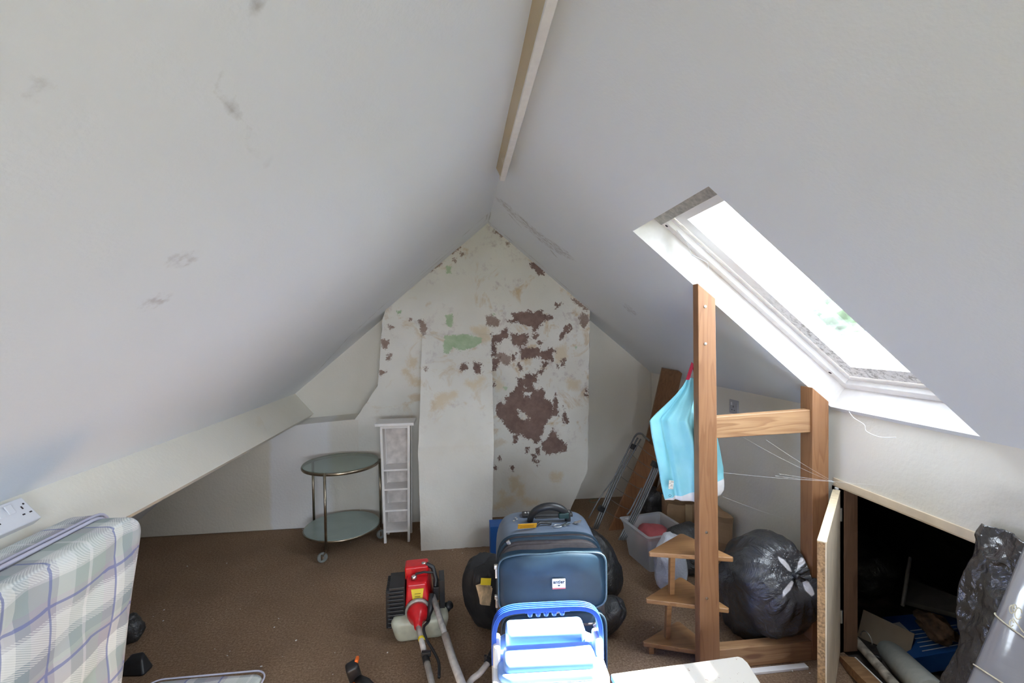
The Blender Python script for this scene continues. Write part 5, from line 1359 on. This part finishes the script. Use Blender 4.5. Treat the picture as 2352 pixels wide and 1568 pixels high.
def crumbox(name, c, s, rot, label, seed, flap=True):
    root = thing(name, label, 'cardboard box', (c[0], c[1], 0 if c[2] < .3 else c[2]-s[2]/2))
    bm = bmesh.new(); bmesh.ops.create_cube(bm, size=1); bmesh.ops.subdivide_edges(bm, edges=bm.edges[:], cuts=7, use_grid_fill=True)
    mm = xf(c, rot)
    for v in bm.verts:
        p = Vector((v.co.x*s[0], v.co.y*s[1], v.co.z*s[2])); p += Vector((nz(p*7+Vector((seed, 0, 0))), nz(p*7+Vector((0, seed, 0))), nz(p*7+Vector((0, 0, seed)))))*.022; v.co = mm @ p
        v.co.z = max(v.co.z, .003)
    me = bpy.data.meshes.new('carton'); bm.to_mesh(me); bm.free(); me.materials.append(M['card']); o = bpy.data.objects.new('carton', me); COL.objects.link(o); put(o, root)
    if flap:
        g = MB(); g.box((-s[0]/2, -s[1]/2-.06, s[2]/2-.002), (s[0]/2, -s[1]/2, s[2]/2+.002), mat=mm @ xf((0, 0, .01), (-12, 0, 0))); g.build('flap', M['card'], root)
        g = MB(); g.box((-.022, -s[1]/2-.002, -s[2]/2), (.022, -s[1]/2-.012, s[2]/2), mat=mm); g.build('tape', simple('parcel_tape', (0.38, 0.27, 0.16), .3), root)
    return root
_p = aY(1572, 1190, 3.12); crumbox('cardboard_box', (_p.x, 3.12, .15), (.26, .20, .29), (0, 0, -12), 'crushed brown cardboard box behind the cloudy tub', 2)
_p = aY(1652, 1180, 2.78); crumbox('cardboard_box', (_p.x-.03, 2.80, .17), (.13, .22, .33), (0, 6, -8), 'brown cardboard box standing against the knee wall behind the big bin bag', 9, False)
_p = aY(1506, 1185, 3.5); lump('black_bundle', (_p.x, 3.55, .10), (.14, .13, .13), 13, M['bin'], 'black plastic bundle on the carpet behind the crushed cardboard box', 'bundle', .35, n_=4)
_p = aY(1590, 1160, 3.12); lump('fur_bundle', (_p.x, 3.12, .355), (.09, .08, .04), 15, simple('dark_grey_cloth', (.05, .045, .045), .9, .3, 20), 'dark grey cloth bundle lying on top of the crushed cardboard box', 'bundle', .35, n_=4)

# ================================================================== HATCH DOOR
HA = Vector((KX-.012, 1.915, 0)); HB = Vector((1.262, 1.475, 0)); hdv = (HB-HA).normalized(); hn = Vector((-hdv.y, hdv.x, 0)); hn = hn if hn.y > 0 else -hn
root = thing('hatch_door', 'thin plywood access hatch door standing open edge-on beside the eaves opening', 'hatch door', tuple(HA))
g = MB(); th = .024
zt0, zt1 = .755, .745
g.prism([HA+Vector((0, 0, .02)), HB+Vector((0, 0, .02)), HB+Vector((0, 0, zt1)), HA+Vector((0, 0, zt0))], hn*th)
ob = g.build('panel', M['chip'], root, bevel=.001)
g = MB(); g.prism([HA-hn*.004+Vector((0, 0, .02)), HB-hn*.004+Vector((0, 0, .02)), HB-hn*.004+Vector((0, 0, zt1)), HA-hn*.004+Vector((0, 0, zt0))], hn*.004); g.build('facing', M['ply'], root)
g = MB()
pts = [HB, HA]
g.prism([HB+Vector((0, 0, zt1+.0005))-hn*.004, HA+Vector((0, 0, zt0+.0005))-hn*.004, HA+Vector((0, 0, zt0+.0005))+hn*th, HB+Vector((0, 0, zt1+.0005))+hn*th], (0, 0, .004)); g.build('top_edge', M['sunlit_edge'], root)  # sunlight on the top edge is put into this strip's paler colour
g = MB()
for z in (.15, .62): g.tube([(HA.x+.004, HA.y-.006, z), (HA.x+.004, HA.y-.006, z+.06)], .006, 10)
g.build('hinge', M['steel'], root)

# ================================================================== THINGS IN THE EAVES
g = MB(); a = Vector((1.90, 1.95, .19)); 
def sheet(name, cs, th, mat, label, cat, bev=.001):
    cs = [Vector(c) for c in cs]; n_ = (cs[1]-cs[0]).cross(cs[2]-cs[0]).normalized(); g = MB(); g.prism(cs, n_*th); return tag(g.build(name, mat, bevel=bev), label, cat)
def pe(px_, py__, x): return Vector(aX(px_, py__, x))
# cardboard flap
sheet('cardboard_sheet', [pe(1983, 1399, 1.98), pe(2101, 1455, 2.06), pe(2088, 1510, 2.0), pe(1968, 1462, 1.92)], .004, M['card_g'], 'flat grey brown piece of cardboard propped inside the eaves hatch', 'cardboard')
bx = thing('blue_carton', 'blue printed carton with white stripes lying inside the eaves hatch', 'carton', tuple(pe(2120, 1480, 2.08)))
cs = [pe(2026, 1416, 2.16), pe(2200, 1400, 2.24), pe(2215, 1490, 2.05), pe(2092, 1512, 1.98)]
n_ = (cs[1]-cs[0]).cross(cs[2]-cs[0]).normalized(); n_ = -n_ if n_.z > 0 else n_
g = MB(); g.prism(cs, n_*.07); g.build('carton_body', M['box_blue'], bx, bevel=.002)
g = MB()
def q4(u, v): return lerp(lerp(cs[0], cs[1], u), lerp(cs[3], cs[2], u), v)
for k in range(6):
    v = .42+.095*k; a_, b_ = q4(.28, v), q4(.95, v-.02); w_ = (cs[3]-cs[0]).normalized()*.0022
    g.prism([a_-w_-n_*.001, b_-w_-n_*.001, b_+w_-n_*.001, a_+w_-n_*.001], n_*.0015)
a_, b_, c_, d_ = q4(.06, .2), q4(.2, .18), q4(.26, .42), q4(.12, .46); g.prism([a_-n_*.001, b_-n_*.001, c_-n_*.001, d_-n_*.001], n_*.0015)
g.build('white_stripe', M['white_p'], bx)
o = lump('rusty_cloth', pe(2150, 1440, 2.04)+Vector((0, 0, .0)), (.035, .085, .045), 21, M['leaf'], 'crumpled rust coloured cloth on the blue carton in the eaves', 'cloth', .5, n_=4)
# rolls
def roll(name, a, b_, r, mat, label, cat='roll', hollow=True, n_=20):
    g = MB(); g.tube([a, b_], r, n_); return tag(g.build(name, mat, smooth=False, bevel=.002), label, cat)
roll('lining_roll', pe(2045, 1500, 1.99)+Vector((0, 0, 0)), pe(2150, 1600, 1.74), .055, M['paper_roll'], 'thick pale grey roll of lining lying in the eaves opening')
roll('paper_tube', pe(1958, 1462, 1.86), pe(2080, 1600, 1.70), .019, M['bark_roll'], 'thin stained paper tube lying beside the open hatch door', 'tube')
root = thing('timber_offcut', 'broken timber offcut with white painted edge at the hatch threshold', 'timber', tuple(pe(1960, 1540, 1.66)))
a_ = pe(1945, 1506, 1.70); b_ = pe(2040, 1600, 1.60); d_ = (b_-a_).normalized(); s_ = d_.cross(Vector((0, 0, 1))).normalized()
g = MB(); g.prism([a_-s_*.03, a_+s_*.03, a_+s_*.03-Vector((0, 0, .04)), a_-s_*.03-Vector((0, 0, .04))], d_*.35); g.build('core', M['pineX'], root, bevel=.003)
g = MB(); g.prism([a_-s_*.036, a_-s_*.030, a_-s_*.030-Vector((0, 0, .042)), a_-s_*.036-Vector((0, 0, .042))], d_*.34); g.build('painted_edge', M['white_wood'], root)
# grey panel, white post, further dark bags
sheet('grey_panel', [pe(2080, 1325, 2.34), pe(2200, 1370, 2.30), pe(2200, 1410, 2.12), pe(2075, 1378, 2.20)], .02, M['panel_d'], 'dark grey sheet panel leaning deep inside the eaves', 'panel')
g = MB(); a_ = pe(2090, 1280, 2.30); b_ = pe(2073, 1390, 2.12); g.tube([a_, b_], .008, 6); tag(g.build('white_batten', simple('grey_batten_paint', (.30, .29, .28), .7)), 'slim white batten standing deep inside the eaves', 'batten')  # white batten given a plain grey base colour
V, F_, Rm, _ = binbag('b', (2.28, 2.42, .13), (-.2, -.3, .9), .19, .15, 31, None, '', 12, floor=-.02, nu=90, nv=50)
g = MB(); g.add(V, F_); tag(g.build('bin_bag', M['bin'], smooth=True), 'black bin bag in the shadows at the back of the eaves', 'bin bag')
g = MB(); a_ = pe(1990, 1468, 1.86); pts = [a_+Vector((0, .03*math.cos(t_), .035*math.sin(t_))) for t_ in np.linspace(0, 3.3, 12)]; g.tube(pts, .0022, 6); tag(g.build('wire_hook', M['steel'], smooth=True), 'bent wire hook beside the cardboard in the eaves', 'hook')
g = MB(); g.box((-.015, -.03, 0), (.015, .03, .03), mat=xf(pe(2005, 1500, 1.82)+Vector((0, 0, -.03)), (0, 10, 30))); tag(g.build('black_case', M['blackp'], bevel=.006), 'small black case between the paper tube and cardboard in the eaves', 'case')

# ================================================================== HANGING GREY-BLACK POLYTHENE at the right
HT = 1.615
edge = [(1196, 2244), (1216, 2232), (1262, 2230), (1300, 2221), (1345, 2198), (1400, 2187), (1450, 2183), (1490, 2178), (1520, 2160), (1560, 2138), (1620, 2120)]
def foil_fn(u, v):
    yy = 1200+(1640-1200)*v
    xl = float(np.interp(yy, [e[0] for e in edge], [e[1] for e in edge]))
    xo = float(np.interp(v, [0, .5, 1], [1.665, 1.60, 1.50]))
    pL = aX(xl, yy, xo); y0_ = pL.y; z0_ = pL.z
    y = y0_-u*.62
    x = xo-.10*math.sin(min(1, u*1.3)*math.pi*.5)*(.35+.65*v)+.012
    cr_ = .035*nz((y*5, z0_*4, 2.0))+.030*facet(y*11+z0_*3, z0_*8, 2.0)+.011*facet(y*30, z0_*26+y*8, 5.0)+.004*facet(y*75, z0_*60, 7.0)
    fold = .018*math.sin(y*38+3*nz((z0_*3, y*2, 0)))*(v)
    return Vector((min(x+cr_+fold, KX-.012), y, z0_+.012*nz((y*8, 4, 0))*(v < .05)))
g = MB(); g.grid(foil_fn, 170, 160)
o = g.build('hanging_polythene', M['foil'], smooth=True, fix=False); sm = o.modifiers.new('s', 'SOLIDIFY'); sm.thickness = .004; sm.offset = 1
tag(o, 'crumpled grey black polythene sheet hanging beside the eaves hatch', 'polythene sheet')

# grey wrapped roll leaning at the frame edge
def m_tube():
    t = NT('grey_lilac_film'); c = t.coord()
    col = t.ramp(t.noise(c, 6, 4), [(0.3, (0.20, 0.195, 0.21)), (0.7, (0.25, 0.24, 0.265))]); t.base(col); t.set(Roughness=.22)
    t.b.inputs['Coat Weight'].default_value = .5
    t.bump(t.noise(t.coord((6, 6, 40)), 1, 3), .1, .01); return t.m
root = thing('wrapped_roll', 'grey plastic wrapped roll tied with cream twine leaning at the right edge', 'roll', (1.2, .98, 0))
ra = Vector(aY(2400, 1230, 1.06)); rb = Vector(aY(2262, 1568, 1.00)); rdir = (rb-ra).normalized(); r_ = .072
off = Vector((1, 0, 0)); off = (off-rdir*off.dot(rdir)).normalized()*r_
ra2 = ra+off; rb2 = rb+off; tt = (rb2.z-.08)/-rdir.z if rdir.z else 0
rend = rb2+rdir*max(0, tt)
g = MB(); g.tube([ra2-rdir*.08, lerp(ra2, rend, .5), rend], r_, 28); g.build('film_roll', m_tube(), root, smooth=True)
g = MB()
def loopat(c, r, tilt=0.0):
    R5 = Vector((0, 0, 1)).rotation_difference(rdir).to_matrix(); return [c+R5 @ Vector((r*math.cos(a), r*math.sin(a), tilt*math.cos(a+.7))) for a in np.linspace(0, 2*math.pi, 30)]
ks = Vector(aY(2305, 1420, 1.03)); c1_ = ra2+rdir*((ks-ra2).dot(rdir)); g.tube(loopat(c1_, r_+.002, .03), .0018, 6, cap=False)
ks2 = Vector(aY(2262, 1535, 1.0)); c2_ = ra2+rdir*((ks2-ra2).dot(rdir)); g.tube(loopat(c2_, r_+.002, .012), .0018, 6, cap=False)
kb = Vector(aY(2313, 1412, .98)); 
for (dx, dz, s_) in ((-.006, .022, .010), (.008, .024, .009), (-.008, -.012, .008), (.03, .01, .014)):
    g.tube([kb+Vector((dx*.5+s_*math.cos(a)*.7, -.012, dz+s_*math.sin(a))) for a in np.linspace(0, 5.6, 14)], .0012, 5)
g.tube([kb+Vector((0, -.012, 0)), kb+Vector((.02, -.016, -.03)), kb+Vector((.06, -.02, -.07)), kb+Vector((.09, -.02, -.08))], .0014, 5)
g.build('twine', M['twine'], root, smooth=True)

# ================================================================== COBWEBS, CRUMBS
g = MB()
def web(p, q, ya, yb, sag=.01, r=.0003):
    a = Vector(aY(*p, ya)); b_ = Vector(aY(*q, yb)); g.tube([lerp(a, b_, k/8)-Vector((0, 0, sag*math.sin(math.pi*k/8))) for k in range(9)], r, 4, cap=False)
web((1700, 1000), (1915, 1108), 1.95, 1.87); web((1660, 1085), (1918, 1106), 1.95, 1.86, .004); web((1760, 1010), (1925, 1112), 1.9, 1.86, .006); web((1790, 1088), (2030, 1115), 1.86, 1.7, .006)
web((1660, 1140), (1800, 1190), 1.97, 2.2, .004); web((1780, 1092), (1912, 1104), 1.9, 1.86, .004)
tag(g.build('cobweb', M['web'], fix=False), 'faint cobweb threads stretched across the pine frame opening', 'cobweb', kind='stuff')
g = MB(); pts = [Vector(p) for p in (aX(1950, 945, 1.66), aX(1962, 960, 1.655), aX(1985, 975, 1.65), aX(1990, 990, 1.65), aX(2020, 1003, 1.66), aX(2058, 1004, 1.68))]
g.tube(smooth_pts(pts, 6), .0013, 6); tag(g.build('cobweb', M['web'], smooth=True), 'thick dusty cobweb strand dangling below the roof window', 'cobweb', kind='stuff')
g = MB()
cp = [(521, 1293), (377, 1400), (375, 1425), (352, 1415), (552, 1398), (493, 1490), (522, 1505), (528, 1495), (430, 1300), (630, 1440), (600, 1530), (680, 1470), (1062, 1270), (1040, 1263), (640, 1420), (890, 1498), (910, 1380), (985, 1320), (1820, 1540), (1860, 1545), (1840, 1530), (1425, 1335), (1500, 1440), (695, 1215), (720, 1216)]
for x, y in cp:
    p = aZ(x, y, .004); s_ = random.uniform(.002, .0045); V, F_ = rbox(s_*2.2, s_*1.4, s_, s_*.3, 1); g.add(V, F_, 0, xf(p, (0, 0, random.uniform(0, 180))))
for _ in range(70):
    p = (random.uniform(-1.8, .0), random.uniform(2.0, 3.6), .003); s_ = random.uniform(.0008, .002); V, F_ = rbox(s_*2, s_*1.4, s_, s_*.3, 1); g.add(V, F_, 0, xf(p, (0, 0, random.uniform(0, 180))))
tag(g.build('plaster_crumbs', M['crumb']), 'tiny white plaster crumbs scattered over the brown carpet', 'crumbs', kind='stuff')

# ================================================================== OUTSIDE THE WINDOW
def leafy(name, c, r, seed, label):
    bm = bmesh.new(); bmesh.ops.create_icosphere(bm, subdivisions=5, radius=1)
    for v in bm.verts:
        d = v.co.normalized(); k = 1+.35*nz(d*2+Vector((seed, 0, 0)))+.18*nz(d*6+Vector((seed, 3, 0)))+.10*nz(d*16); v.co = Vector(c)+Vector((d.x*r[0], d.y*r[1], d.z*r[2]))*k
    me = bpy.data.meshes.new('crown'); bm.to_mesh(me); bm.free(); me.materials.append(M['tree']); root = thing(name, label, 'tree', (c[0], c[1], -6))
    o = bpy.data.objects.new('crown', me); COL.objects.link(o); put(o, root)
    g = MB(); g.tube([(c[0], c[1], -6), (c[0], c[1], c[2])], .25, 10); g.build('trunk', M['jamb'], root)
M['tree'] = simple('tree_foliage', (0.115, 0.155, 0.105), .9, .25, 1.2)
def outp(px_, py__, y): return aY(px_, py__, y)
p = outp(1895, 700, 22.0)
leafy('garden_tree', (p.x+.8, p.y+.4, p.z-1.5), (3.4, 3.0, 2.2), 3, 'leafy green tree seen through the roof window')
root = thing('neighbour_house', 'pale rendered house with light roof seen low through the roof window', 'house', (17, 14, -6))
g = MB(); g.box((13, 10, -6), (24, 17, .6)); g.build('wall', simple('pale_render', (.75, .74, .72), .8), root)
g = MB(); g.prism([(12.6, 9.6, .6), (24.4, 9.6, .6), (18.5, 9.6, 1.62)], (0, 8, 0)); g.build('roof', simple('pale_roof', (.62, .62, .63), .8), root)
g = MB(); g.box((-60, -60, -6.1), (120, 120, -6)); struct(g.build('ground', simple('garden_ground', (.20, .22, .16), .9)))

# families of like things
for o in bpy.data.objects:
    if o.get('category') == 'bin bag': o['group'] = 'black bin bags on the right side of the attic'
    if o.get('category') == 'cardboard box': o['group'] = 'cardboard boxes in the far right corner'
